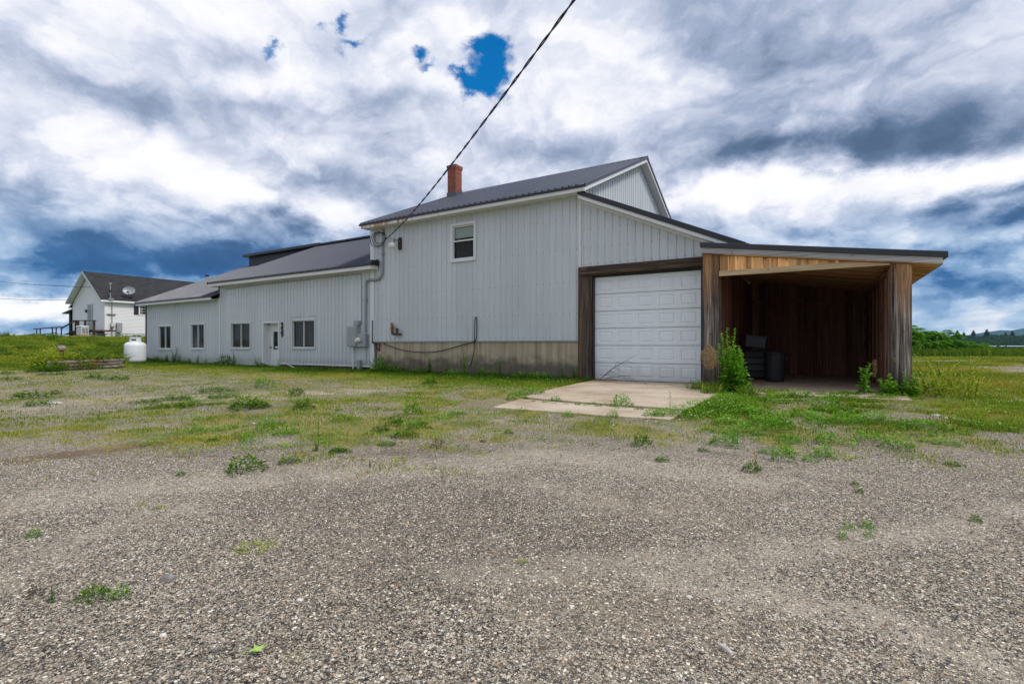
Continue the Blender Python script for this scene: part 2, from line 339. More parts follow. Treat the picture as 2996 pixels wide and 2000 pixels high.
mat('digit_black', (.008, .008, .008), .5)
mat('cream', (.58, .59, .57), .5)
mat('dish_grey', (.30, .32, .35), .4, .2)
mat('wire_black', (.010, .010, .011), .5)
mat('paper', (.75, .75, .72), .7)
mat('amber_glass', (.72, .73, .68), .3)
def f_leaf(stops, sc=3.0):
    def f(nt, b):
        a = nd(nt, 'ShaderNodeAttribute', attribute_name='tint').outputs['Fac']
        b.inputs['Specular IOR Level'].default_value = .08
        b.inputs['Subsurface Weight'].default_value = 0
        c = ramp(nt, a, stops)
        # leaves let some light through
        tl = nd(nt, 'ShaderNodeBsdfTranslucent', {0: c})
        out = nt.nodes['Material Output']
        mx = nd(nt, 'ShaderNodeMixShader', {0: .35, 1: b.outputs[0], 2: tl.outputs[0]})
        nt.links.new(mx.outputs[0], out.inputs[0])
        return c
    return f
mat('grass', fn=f_leaf([(0, (.045, .115, .012)), (.3, (.12, .22, .018)), (.55, (.26, .32, .028)), (.75, (.46, .42, .05)), (.9, (.58, .46, .13)), (1, (.40, .22, .08))]), rough=.6)
mat('weed', fn=f_leaf([(0, (.034, .10, .008)), (.5, (.10, .24, .014)), (.85, (.24, .39, .025)), (1, (.40, .48, .05))]), rough=.5)
mat('weed_bright', fn=f_leaf([(0, (.06, .19, .014)), (.5, (.17, .42, .028)), (1, (.38, .62, .07))]), rough=.5)
mat('weed_yellow', fn=f_leaf([(0, (.14, .24, .02)), (.5, (.42, .50, .04)), (1, (.75, .74, .12))]), rough=.5)
mat('weed_red', fn=f_leaf([(0, (.05, .06, .02)), (.5, (.16, .10, .03)), (1, (.26, .12, .05))]), rough=.6)
mat('straw', fn=f_leaf([(0, (.25, .17, .07)), (.5, (.45, .34, .16)), (1, (.62, .50, .28))]), rough=.8)
mat('twig', (.07, .055, .045), .9)
mat('sumac', fn=f_leaf([(0, (.025, .10, .010)), (.4, (.075, .25, .018)), (.8, (.21, .46, .03)), (1, (.42, .60, .09))]), rough=.5)
mat('forest', fn=f_leaf([(0, (.014, .042, .016)), (.5, (.030, .078, .026)), (1, (.065, .12, .035))]), rough=.8)
mat('pine', fn=f_leaf([(0, (.010, .028, .016)), (1, (.028, .062, .03))]), rough=.8)
mat('bark', (.06, .045, .035), .9)
mat('leaf_lime', fn=lambda nt, b: ramp(nt, noise(nt, pos(nt), 40, 3), [(.3, (.28, .46, .08)), (.7, (.48, .66, .18))]), rough=.5)
mat('flower', (.78, .72, .62), .7)
mat('stone_grey', fn=lambda nt, b: ramp(nt, noise(nt, pos(nt), 35, 5), [(.3, (.10, .095, .095)), (.7, (.33, .315, .30))]), rough=.85)
mat('stone_white', fn=lambda nt, b: ramp(nt, noise(nt, pos(nt), 40, 5), [(.3, (.45, .42, .38)), (.7, (.78, .75, .70))]), rough=.85)
mat('stone_brown', fn=lambda nt, b: ramp(nt, noise(nt, pos(nt), 60, 5), [(.3, (.06, .04, .03)), (.7, (.20, .13, .09))]), rough=.85)
def f_pebble(nt, b):
    a = nd(nt, 'ShaderNodeAttribute', attribute_name='tint').outputs['Fac']
    return ramp(nt, a, PEB)
PEB = [(0, (.034, .033, .034)), (.18, (.092, .090, .094)), (.36, (.212, .182, .140)), (.54, (.395, .335, .24)), (.72, (.60, .525, .395)), (.88, (.85, .79, .67)), (.955, (.48, .26, .12)), (1, (.95, .92, .85))]
mat('pebble', fn=f_pebble, rough=.75, spec=.3)
def f_ground(nt, b):
    p = pos(nt)
    att = lambda n: nd(nt, 'ShaderNodeAttribute', attribute_name=n).outputs['Fac']
    wob = vmt(nt, 'ADD', p, vmt(nt, 'MULTIPLY', vmt(nt, 'SUBTRACT', noise(nt, p, 70, 2, .5, 1), (.5, .5, .5)), (.012, .012, .012)))
    v1 = nd(nt, 'ShaderNodeTexVoronoi', {'Vector': sc3(nt, wob, (1, 1, .3)), 'Scale': 165.0})
    v2 = nd(nt, 'ShaderNodeTexVoronoi', {'Vector': sc3(nt, wob, (1, 1, .3)), 'Scale': 85.0})
    r1 = xyz(nt, v1.outputs['Color']); r2 = xyz(nt, v2.outputs['Color'])
    c1 = ramp(nt, r1[0], PEB); c2 = ramp(nt, r2[0], PEB)
    big = smst(nt, r2[1], .74, .76)
    c = mixc(nt, big, c1, c2)
    # larger patches keep their contrast where single stones are too small to see
    m = noise(nt, p, 11, 5, .75); l = noise(nt, p, .55, 5, .6); q = noise(nt, p, 34, 3, .7)
    k = mth(nt, 'MULTIPLY_ADD', mth(nt, 'SUBTRACT', m, .5), 1.1, mth(nt, 'MULTIPLY_ADD', mth(nt, 'SUBTRACT', l, .5), .5, 1.0))
    k = mth(nt, 'MULTIPLY_ADD', mth(nt, 'SUBTRACT', q, .5), 1.2, k)
    gap = smst(nt, v1.outputs['Distance'], .75, .35)
    k = mth(nt, 'MULTIPLY', k, mth(nt, 'MULTIPLY_ADD', gap, .45, .55))
    c = vmt(nt, 'SCALE', c, k)
    c = mixc(nt, mth(nt, 'MULTIPLY', smst(nt, l, .50, .72), .5), c, vmt(nt, 'SCALE', (.44, .36, .265), k))
    c = mixc(nt, mth(nt, 'MULTIPLY', smst(nt, noise(nt, p, .33, 4), .56, .72), .35), c, vmt(nt, 'SCALE', (.25, .175, .11), k))
    # dusty wheel tracks: pale fines pressed into long curving bands
    wp = vmt(nt, 'ADD', p, vmt(nt, 'MULTIPLY', vmt(nt, 'SUBTRACT', noise(nt, p, .22, 3, .5, 1), (.5, .5, .5)), (5, 5, 0)))
    wv = noise(nt, sc3(nt, vmt(nt, 'ADD', wp, (0, 0, 0)), (.16, .75, 1)), 1.0, 4, .55)
    tr = mth(nt, 'MULTIPLY', smst(nt, wv, .53, .66), smst(nt, mth(nt, 'MULTIPLY_ADD', noise(nt, p, 2.4, 5, .65), .5, noise(nt, p, .5, 3)), .55, .95))
    c = mixc(nt, mth(nt, 'MULTIPLY', tr, .65), c, vmt(nt, 'SCALE', (.56, .48, .38), k))
    tk = smst(nt, mth(nt, 'MULTIPLY_ADD', mth(nt, 'SUBTRACT', noise(nt, p, 4.5, 6, .7), .5), 1.1, att('track')), .25, .85)
    c = mixc(nt, mth(nt, 'MULTIPLY', tk, .7), c, vmt(nt, 'SCALE', (.62, .54, .43), k))
    dk = smst(nt, mth(nt, 'MULTIPLY_ADD', noise(nt, p, 3.1, 5, .6), .4, noise(nt, sc3(nt, wp, (.2, .5, 1)), 1.0, 3)), .72, .92)
    c = mixc(nt, mth(nt, 'MULTIPLY', dk, .40), c, vmt(nt, 'SCALE', (.13, .10, .075), k))
    bd = smst(nt, mth(nt, 'MULTIPLY_ADD', mth(nt, 'SUBTRACT', noise(nt, p, 4.5, 6, .7), .5), 1.2, att('dirt')), .3, .9)
    c = mixc(nt, mth(nt, 'MULTIPLY', bd, .7), c, vmt(nt, 'SCALE', (.24, .145, .075), k))
    # moss and thin turf
    mn = noise(nt, p, 5.5, 6, .7); mf = noise(nt, p, 60, 4, .75)
    mc = ramp(nt, noise(nt, p, 1.3, 6, .7), [(.30, (.07, .115, .014)), (.42, (.17, .20, .022)), (.53, (.30, .275, .045)), (.64, (.36, .29, .10)), (.75, (.27, .18, .09))])
    mc = vmt(nt, 'SCALE', mc, mth(nt, 'MULTIPLY_ADD', mf, 1.5, mth(nt, 'MULTIPLY_ADD', noise(nt, p, 9, 5, .75), 1.3, -.45)))
    mm = mth(nt, 'MULTIPLY_ADD', mth(nt, 'SUBTRACT', mn, .5), 2.2, mth(nt, 'MULTIPLY_ADD', mth(nt, 'SUBTRACT', noise(nt, p, 1.7, 4, .6), .5), 1.2, att('moss')))
    mm = mth(nt, 'MULTIPLY_ADD', mth(nt, 'SUBTRACT', mf, .5), 1.8, mm)
    c = mixc(nt, mth(nt, 'MULTIPLY', smst(nt, mm, .35, .95), .80), c, mc)
    gc = vmt(nt, 'SCALE', ramp(nt, noise(nt, p, .8, 6, .7), [(.3, (.035, .07, .010)), (.5, (.10, .14, .015)), (.7, (.20, .20, .03))]), mth(nt, 'MULTIPLY_ADD', mf, 1.4, .3))
    gg = mth(nt, 'MULTIPLY_ADD', mth(nt, 'SUBTRACT', mn, .5), .9, att('turf'))
    c = mixc(nt, smst(nt, gg, .35, .7), c, gc)
    h = mth(nt, 'MULTIPLY_ADD', v1.outputs['Distance'], -1.0, mth(nt, 'MULTIPLY', m, 1.2))
    bumpn(nt, b, h, .75, .012)
    return c
mat('ground', fn=f_ground, rough=.9, spec=.15)
mat('water', (.62, .68, .75), .25)
hm_ = bpy.data.materials.new('haze'); hm_.use_nodes = True; hn_ = hm_.node_tree; hn_.nodes.clear()
hn_.links.new(nd(hn_, 'ShaderNodeVolumePrincipled', {'Color': (.40, .68, 1.0, 1), 'Density': HAZE}).outputs[0], nd(hn_, 'ShaderNodeOutputMaterial').inputs['Volume']); MATS['haze'] = hm_
def f_hill(nt, b):
    p = pos(nt)
    return ramp(nt, noise(nt, p, .006, 6, .6), [(.35, (.016, .045, .045)), (.65, (.030, .075, .06))])
mat('hill', fn=f_hill, rough=.95, spec=0)
mat('field', fn=lambda nt, b: ramp(nt, noise(nt, pos(nt), .01, 6, .6), [(.35, (.03, .06, .02)), (.65, (.09, .13, .04))]), rough=.95, spec=0)

# ---- objects ----
def setp(o, **k):
    for a, v in k.items():
        if v: o[a] = v
def thing(name, label, cat, loc=(0, 0, 0), group=None):
    o = bpy.data.objects.new(name, None); COL.objects.link(o); o.location = loc; o.empty_display_size = .2
    setp(o, label=label, category=cat, group=group); return o
def rootloc(p):
    while p.parent: p = p.parent
    return np.array(p.location)
class MB:
    def __init__(s): s.v = []; s.f = []; s.m = []
    def add(s, vs, fs, m=0):
        k = len(s.v); s.v += [tuple(v) for v in vs]; s.f += [tuple(i+k for i in f) for f in fs]; s.m += [m]*len(fs); return s
    def box(s, x0, x1, y0, y1, z0, z1, m=0):
        return s.add([(x0, y0, z0), (x1, y0, z0), (x1, y1, z0), (x0, y1, z0), (x0, y0, z1), (x1, y0, z1), (x1, y1, z1), (x0, y1, z1)],
                     [(0, 3, 2, 1), (4, 5, 6, 7), (0, 1, 5, 4), (1, 2, 6, 5), (2, 3, 7, 6), (3, 0, 4, 7)], m)
    def prism(s, poly, off, m=0):
        n = len(poly); o = np.array(off)
        vs = [tuple(p) for p in poly]+[tuple(np.array(p)+o) for p in poly]
        return s.add(vs, [tuple(range(n))[::-1], tuple(range(n, 2*n))]+[(i, (i+1) % n, n+(i+1) % n, n+i) for i in range(n)], m)
    def bar(s, a, b, w, h, up=(0, 0, 1), m=0):   # rectangular bar from a to b
        a, b = Vector(a), Vector(b); d = (b-a).normalized(); u = Vector(up); r = d.cross(u).normalized(); u = r.cross(d)
        vs = [e+r*sx*w/2+u*sz*h/2 for e in (a, b) for sx, sz in ((-1, -1), (1, -1), (1, 1), (-1, 1))]
        return s.add(vs, [(3, 2, 1, 0), (4, 5, 6, 7), (0, 1, 5, 4), (1, 2, 6, 5), (2, 3, 7, 6), (3, 0, 4, 7)], m)
    def tube(s, pts, r, n=8, m=0):
        pts = [Vector(p) for p in pts]; rs = r if isinstance(r, (list, tuple)) else [r]*len(pts); vs = []; fs = []
        ref = Vector((.31, .17, .93))
        for i, p in enumerate(pts):
            d = (pts[min(i+1, len(pts)-1)]-pts[max(i-1, 0)]).normalized()
            a = d.cross(ref); a = a.normalized() if a.length > 1e-4 else Vector((1, 0, 0)); c = d.cross(a); ref = a.cross(d) if False else ref
            vs += [p+(a*math.cos(2*math.pi*k/n)+c*math.sin(2*math.pi*k/n))*rs[i] for k in range(n)]
        for i in range(len(pts)-1):
            fs += [(i*n+k, i*n+(k+1) % n, (i+1)*n+(k+1) % n, (i+1)*n+k) for k in range(n)]
        fs += [tuple(range(n))[::-1], tuple((len(pts)-1)*n+k for k in range(n))]
        return s.add(vs, fs, m)
    def lathe(s, prof, c=(0, 0, 0), n=24, m=0, axis='z'):
        vs = []; fs = []
        for r, h in prof:
            for k in range(n):
                a = 2*math.pi*k/n; q = (r*math.cos(a), r*math.sin(a), h)
                if axis == 'y': q = (q[0], -q[2], q[1])
                vs.append((c[0]+q[0], c[1]+q[1], c[2]+q[2]))
        for i in range(len(prof)-1):
            fs += [(i*n+k, i*n+(k+1) % n, (i+1)*n+(k+1) % n, (i+1)*n+k) for k in range(n)]
        fs += [tuple(range(n))[::-1], tuple((len(prof)-1)*n+k for k in range(n))]
        return s.add(vs, fs, m)
    def build(s, name, mats, parent=None, smooth=False, bevel=0, **props):
        me = bpy.data.meshes.new(name)
        org = rootloc(parent) if parent else np.array(props.pop('loc', (0, 0, 0)))
        me.from_pydata([tuple(np.array(v)-org) for v in s.v], [], s.f)
        for mn in ([mats] if isinstance(mats, str) else mats): me.materials.append(MATS[mn])
        me.polygons.foreach_set('material_index', s.m)
        if smooth: me.polygons.foreach_set('use_smooth', [True]*len(s.f))
        o = bpy.data.objects.new(name, me); COL.objects.link(o)
        if parent: o.parent = parent
        else: o.location = org
        if smooth: me.set_sharp_from_angle(angle=math.radians(40))
        if bevel:
            b = o.modifiers.new('bevel', 'BEVEL'); b.width = bevel; b.segments = 2; b.limit_method = 'ANGLE'
        setp(o, **props); return o
def npmesh(name, V, F, matname, tint=None, parent=None, **props):
    me = bpy.data.meshes.new(name); n = F.shape[1]
    me.vertices.add(len(V)); me.vertices.foreach_set('co', V.astype(np.float32).ravel())
    me.loops.add(F.size); me.loops.foreach_set('vertex_index', F.astype(np.int32).ravel())
    me.polygons.add(len(F)); me.polygons.foreach_set('loop_start', np.arange(0, F.size, n, dtype=np.int32)); 
    me.update(calc_edges=True)
    me.materials.append(MATS[matname])
    if tint is not None:
        a = me.attributes.new('tint', 'FLOAT', 'FACE'); a.data.foreach_set('value', tint.astype(np.float32))
    me.validate()
    o = bpy.data.objects.new(name, me); COL.objects.link(o)
    if parent: o.parent = parent
    setp(o, **props); return o

# corrugated sheet wall; the map turns (along, out, z) into world
RP = .2286
def corr_wall(mb, a0, a1, zb, ztop, mp, holes=(), kinks=(), depth=.027, pitch=RP, screws=(), phase=0.0, ribw=.034):
    prof = {}
    def dep(a):
        r = (a-phase) % pitch
        if r < .018: return depth*r/.018
        if r < .018+ribw: return depth
        if r < .036+ribw: return depth*(.036+ribw-r)/.018
        q = (r-.036-ribw)/(pitch-.036-ribw)
        return .003 if .30 < q < .36 or .64 < q < .70 else 0
    bp = {a0, a1}
    k = math.floor((a0-phase)/pitch)-1
    while k*pitch+phase < a1+pitch:
        for r in (0, .018, .018+ribw, .036+ribw): bp.add(k*pitch+phase+r)
        k += 1
    for h in holes: bp |= {h[0], h[1]}
    bp |= set(kinks)
    bp = sorted(b for b in bp if a0-1e-6 <= b <= a1+1e-6)
    for xa, xb in zip(bp, bp[1:]):
        if xb-xa < 1e-5: continue
        mid = (xa+xb)/2; lo0 = zb(mid) if callable(zb) else zb
        segs = [(None, None)]
        cut = sorted((h[2], h[3]) for h in holes if h[0] <= mid <= h[1])
        lo = 'b'
        for c0, c1 in cut+[('t', None)]:
            za = (zb(xa) if callable(zb) else zb) if lo == 'b' else lo; zA = (zb(xb) if callable(zb) else zb) if lo == 'b' else lo
            zt, zT = (ztop(xa), ztop(xb)) if c0 == 't' else (c0, c0)
            if max(zt-za, zT-zA) > 1e-4:
                mb.add([mp(xa, dep(xa+1e-7), za), mp(xb, dep(xb-1e-7), zA), mp(xb, dep(xb-1e-7), zT), mp(xa, dep(xa+1e-7), zt)], [(0, 1, 2, 3)])
            lo = c1
    k = math.floor((a0-phase)/pitch)
    while k*pitch+phase < a1:
        a = k*pitch+phase+.075; k += 1
        for z in screws:
            if a < a0+.02 or a > a1-.02 or z > ztop(a)-.05 or any(h[0]-.03 < a < h[1]+.03 and h[2]-.03 < z < h[3]+.03 for h in holes): continue
            r = .011; c = [mp(a-r, .001, z-r), mp(a+r, .001, z-r), mp(a+r, .001, z+r), mp(a-r, .001, z+r), mp(a, .009, z)]
            mb.add(c, [(0, 1, 4), (1, 2, 4), (2, 3, 4), (3, 0, 4)], 1)
def corr_roof(mb, O, A, la, S, ls, thick=.05, pitch=RP, depth=.042, phase=.05):
    O, A, S = Vector(O), Vector(A).normalized(), Vector(S).normalized(); N = A.cross(S).normalized()
    if N.z < 0: N = -N
    bp = [(0, 0)]; k = 0
    while k*pitch+phase+.09 < la:
        b = k*pitch+phase
        bp += [(b, 0), (b+.02, depth), (b+.05, depth), (b+.07, 0)]; k += 1
    bp.append((la, 0))
    top = [O+A*a+N*d for a, d in bp]; n = len(top); Sv = S*ls
    low = [O-N*thick, O+A*la-N*thick]
    vs = top+[t+Sv for t in top]+low+[l+Sv for l in low]
    fs = [(i, i+1, n+i+1, n+i) for i in range(n-1)]+[(2*n, 2*n+2, 2*n+3, 2*n+1)]
    fs += [tuple([2*n]+list(range(n))+[2*n+1])[::-1], tuple([2*n+2]+list(range(n, 2*n))+[2*n+3])]
    fs += [(0, n, 2*n+2, 2*n), (n-1, 2*n+1, 2*n+3, 2*n-1)]
    mb.add(vs, fs)
# =============================== the metal building ===============================
BLD = thing('metal_building', 'long pale blue-grey metal-clad building with purple-grey metal roofs and a white garage door', 'building', (-18, 0, 0))
fr = lambda a, o, z: (a, -o, z)
XB, XS, XW, XL, XE = -15.1, -6.21, -26.1, -34.0, -2.5      # barn corner, seam, wing step, far corner, right end
def bar3(name, mats, boxes, parent=BLD, bevel=0, **k):
    if len(boxes) > 1 and name in ('corner_trim', 'corner_board', 'jamb', 'base_trim', 'skirt', 'wall', 'frame', 'pane', 'gutter'):
        return [bar3(name, mats, [b], parent, bevel, **k) for b in boxes][0]
    mb = MB()
    for b in boxes: mb.box(*b)
    return mb.build(name, mats, parent, bevel=bevel, **k)
# openings in the front wall, read off the photograph's pixels on the plane of the wall
def opening(x0, y0, x1, y1):
    xa, _ = onwall(x0, y0); xb, _ = onwall(x1, y1); xm = (x0+x1)/2
    _, zt = onwall(x1, y0); _, zb = onwall(x1, y1); return [xa, xb, zb, zt]
O1 = opening(464, 950.6, 503, 1022.3); O2 = opening(558, 945, 600.5, 1021.6)
O3 = opening(676, 941.5, 734.4, 1020.5); O4 = opening(854, 932.5, 924, 1020); OD = opening(770.7, 942, 818, 1076)
O5 = opening(1321, 646.5, 1392.6, 759.8)
OG = [-5.80, -2.70, -.2, 3.09]
zwing = lambda a: -.03+.22*(a-XL)/(XB-XL)
w = MB()
corr_wall(w, XL, XW, zwing, lambda a: 3.42, fr, [O1, O2], screws=[.3, 1.5, 2.6, 3.1])
corr_wall(w, XW, XB, zwing, lambda a: 4.06, fr, [O3, O4, OD], screws=[.3, .9, 2.15, 2.95, 3.55])
w.build('wing_wall', ['siding', 'screw'], BLD)
w = MB()
corr_wall(w, XB, XS, 1.18, lambda a: 5.62, fr, [O5], screws=[1.26, 2.0, 2.95, 3.95, 4.9])
LS = .449; ztl = lambda a: 5.56-LS*(a+6.05)
corr_wall(w, XS, XE, lambda a: 3.36 if a > -6.26 else 1.18, lambda a: ztl(a)-.12, fr, [], screws=[3.45, 3.95, 4.5, 5.0])
w.build('front_wall', ['siding', 'screw'], BLD)
w = MB()
gz = lambda y: 5.74+.443*(y+.42) if y < 5.76 else 5.74+.443*(11.94-y)
corr_wall(w, 0, 11.5, 5.0, lambda y: gz(y)-.16, lambda a, o, z: (XS+o, a, z), kinks=[5.76], depth=.03, screws=[5.6, 6.3, 7.2])
w.build('gable_wall', ['gable_siding', 'screw'], BLD)
# plain hidden walls that close the volumes
w = MB()
w.prism([(XB, 0.02, -.3), (XB, 11.5, -.3), (XB, 11.5, 5.6), (XB, 5.76, 8.2), (XB, 0.02, 5.6)], (.06, 0, 0))
w.box(XB, XE, 11.44, 11.5, -.3, 5.6); w.box(XE-.06, XE, 0.06, 11.44, -.3, 3.7)
w.prism([(XL, .02, -.4), (XL, 12.9, -.4), (XL, 12.9, 4.2), (XL, 6.4, 7.1), (XL, 6.39, 6.3), (XL, .02, 3.4)], (.06, 0, 0))
w.prism([(XW, .02, 3.2), (XW, 6.4, 6.2), (XW, 6.4, 7.0), (XW, .02, 4.05)], (.06, 0, 0))
w.box(XL, XB, 12.84, 12.9, -.4, 4.3)
w.box(XL, -6.3, .9, .94, -.3, 3.3)   # inner partition keeps the rooms dark behind the panes
w.build('rear_wall', 'siding', BLD)
# foundation and dark skirt
bar3('foundation', 'foundation_concrete', [(-14.86, -6.24, .012, .4, -.4, 1.165)])
bar3('skirt', 'frame_wood', [(XL+.02, OD[0]-.02, .03, .1, -.4, .2), (OD[1]+.02, XB, .03, .1, -.4, .22)])
bar3('base_trim', 'galvanised', [(XB+.03, -6.27, -.034, .0, 1.135, 1.178)])
bar3('base_trim', 'trim_white', [(OD[1]+.06, XB-.1, -.026, 0, .15, .20), (XW, OD[0]-.06, -.026, 0, .05, .10)])
bar3('corner_trim', 'trim_white', [(XB-.10, XB+.10, -.032, .02, -.1, 5.55), (XS-.05, XS+.03, -.030, .0, 3.40, 5.5)])
bar3('corner_trim', 'black_trim', [(XL-.05, XL+.05, -.035, .02, -.1, 3.4), (XW-.07, XW+.03, -.035, .02, 3.44, 4.0)])
bar3('corner_trim', 'trim_white', [(XW-.02, XW+.08, -.036, .02, .02, 3.42)])
# roofs
def slope_roof(name, x0, x1, ye, ze, yr, zr):
    mb = MB(); L = math.hypot(yr-ye, zr-ze)
    corr_roof(mb, (x0, ye, ze), (1, 0, 0), x1-x0, (0, yr-ye, zr-ze), L); return mb.build(name, 'roof_metal', BLD)
RM = slope_roof('roof', -15.38, -5.87, -.44, 5.735, 5.76, 8.48)
slope_roof('roof', -15.38, -5.87, 11.96, 5.735, 5.76, 8.48)
slope_roof('roof', -26.45, XB, -.44, 4.165, 6.15, 7.08)
slope_roof('roof', XB, -14.72, -.44, 4.165, -.04, 4.165+.4*.4424)
slope_roof('roof', -34.4, XW, -.44, 3.485, 6.38, 6.52)
slope_roof('roof', -34.4, XB, 13.2, 4.3, 6.3, 7.26)
mb = MB()   # lean-to roof over the garage bay, falling to the right
corr_roof(mb, (XS+.02, -.30, ztl(XS)), (0, 1, 0), 11.9, (1, 0, -LS), 5.0); mb.build('roof', 'roof_metal', BLD)
w = MB()    # raised dark clerestory behind the low wing
corr_wall(w, -34.15, -26.2, 6.3, lambda a: 7.12, lambda a, o, z: (a, 6.36-o, z), depth=.025)
w.build('clerestory_wall', 'dark_sheet', BLD)
bar3('ridge_cap', 'dark_sheet', [(-34.42, -26.2, 6.05, 6.62, 7.13, 7.285), (-26.2, XB, 6.0, 6.55, 7.13, 7.22)])
mb = MB()
mb.prism([(-15.4, 5.56, 8.43), (-15.4, 5.76, 8.535), (-15.4, 5.96, 8.43), (-15.4, 5.76, 8.50)], (9.55, 0, 0)); mb.build('ridge_cap', 'roof_metal', BLD)
# fascias, drip edges, soffits
bar3('fascia', 'fascia_white', [(-15.30, -5.90, -.425, -.395, 5.545, 5.68)])
bar3('drip_edge', 'black_trim', [(-15.38, -5.87, -.452, -.40, 5.655, 5.722)])
bar3('soffit', 'trim_white', [(-15.30, -5.92, -.395, .0, 5.56, 5.575)])
bar3('fascia', 'fascia_white', [(-26.40, -14.76, -.425, -.395, 3.955, 4.10), (-14.79, -14.755, -.395, -.03, 3.955, 4.12)])
bar3('drip_edge', 'black_trim', [(-26.45, -14.72, -.452, -.40, 4.085, 4.150), (-14.75, -14.705, -.40, -.03, 4.11, 4.30)])
bar3('soffit', 'trim_white', [(-26.40, -14.79, -.395, .0, 3.97, 3.985)])
bar3('fascia', 'fascia_white', [(-34.32, -26.14, -.425, -.395, 3.30, 3.43)])
bar3('drip_edge', 'black_trim', [(-34.4, -26.10, -.452, -.40, 3.415, 3.472)])
bar3('soffit', 'trim_white', [(-34.32, -26.14, -.395, .0, 3.315, 3.33)])
def rake(name, m, x0, x1, pts, drop0, drop1):
    mb = MB(); ps = [(x0, y, z-drop0) for y, z in pts]+[(x0, y, z-drop1) for y, z in pts[::-1]]
    mb.prism(ps, (x1-x0, 0, 0)); return mb.build(name, m, BLD)
gp = [(-.44, 5.735), (5.76, 8.48), (11.96, 5.735)]
rake('rake_board', 'trim_white', -5.93, -5.885, gp, .05, .20)
rake('rake_trim', 'roof_metal', -5.905, -5.855, gp, -.03, .075)
rake('soffit', 'trim_white', XS+.02, -5.93, gp, .165, .18)
rake('rake_trim', 'dark_sheet', -26.48, -26.43, [(-.44, 4.165), (6.15, 7.08)], -.03, .10)
rake('rake_trim', 'dark_sheet', -34.43, -34.38, [(-.44, 3.485), (6.38, 6.52)], -.03, .10)
mb = MB()
ls = lambda dz: [(XS+.05, -.345, ztl(XS+.05)+dz[0]), (-1.35, -.345, ztl(-1.35)+dz[0]), (-1.35, -.345, ztl(-1.35)+dz[1]), (XS+.05, -.345, ztl(XS+.05)+dz[1])]
mb.prism(ls((-.115, .03)), (0, .05, 0)); mb.build('rake_trim', 'black_trim', BLD)
mb = MB(); mb.prism([(a, -.32, z) for a, _, z in ls((-.215, -.10))], (0, .29, 0)); mb.prism([(a, -.06, z) for a, _, z in ls((-.295, -.215))], (0, .055, 0)); mb.build('rake_board', 'trim_white', BLD)
# windows
def window(o, kind, label=None):
    x0, x1, z0, z1 = o; fw = .055 if kind != 'hung' else .075
    mb = MB(); p0, p1 = -.045, .10
    mb.box(x0-.02, x0+fw, p0, p1, z0-.02, z1+.02); mb.box(x1-fw, x1+.02, p0, p1, z0-.02, z1+.02)
    mb.box(x0+fw, x1-fw, p0, p1, z1-fw, z1+.02); mb.box(x0+fw, x1-fw, p0-.02, p1, z0-.02, z0+fw)
    fm = mb.build('window', 'trim_white' if kind != 'grey' else 'cream', BLD, bevel=.006, label=label)
    a0, a1, b0, b1 = x0+fw, x1-fw, z0+fw, z1-fw; xm = (a0+a1)/2; zm = (b0+b1)/2+.03
    s = MB(); t = .028
    if kind == 'hung':
        for (l0, l1, yy) in ((zm, b1, .02), (b0, zm+.05, -.012)):
            s.box(a0, a0+t, yy, yy+.03, l0, l1); s.box(a1-t, a1, yy, yy+.03, l0, l1)
            s.box(a0+t, a1-t, yy, yy+.03, l1-.045, l1); s.box(a0+t, a1-t, yy, yy+.03, l0, l0+.045)
    else:
        for (l0, l1, yy) in ((a0, xm+.02, .03), (xm-.02, a1, -.004)):
            s.box(l0, l0+t, yy, yy+.03, b0, b1); s.box(l1-t, l1, yy, yy+.03, b0, b1)
            s.box(l0+t, l1-t, yy, yy+.03, b1-t, b1); s.box(l0+t, l1-t, yy, yy+.03, b0, b0+t)
    s.build('sash', 'trim_white' if kind != 'grey' else 'cream', fm)
    MB().box(a0, a1, .062, .066, b0, b1).build('pane', 'glass', fm)
    if kind == 'grey':
        MB().box(a0, a1, .09, .095, b0, b1).build('blind', 'blind', fm)
    elif kind == 'hung':
        MB().box(a0, a1, .085, .09, zm+.14, b1).build('blind', 'shade_cloth', fm)
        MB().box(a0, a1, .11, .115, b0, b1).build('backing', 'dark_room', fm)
    else:
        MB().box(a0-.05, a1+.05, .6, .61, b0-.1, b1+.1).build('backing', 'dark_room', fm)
        r = MB(); r.box(xm+.10, xm+.22, .54, .55, b0+.15, b0+.75); r.box(xm-.05, a1, .50, .505, b1-.32, b1)
        r.build('backing', 'blind', fm)
    return fm
window(O1, 'slide'); window(O2, 'slide'); window(O3, 'grey'); window(O4, 'grey', 'largest ground floor window with dark blinds'); window(O5, 'hung', 'upstairs double-hung window with a half-drawn shade')
for k in range(9):
    a = O4[0]+.05+k*(O4[1]-O4[0]-.1)/8; MB().box(a-.013, a+.013, -.034, 0, O4[3]+.10, O4[3]+.126).build('screw', 'screw', BLD)
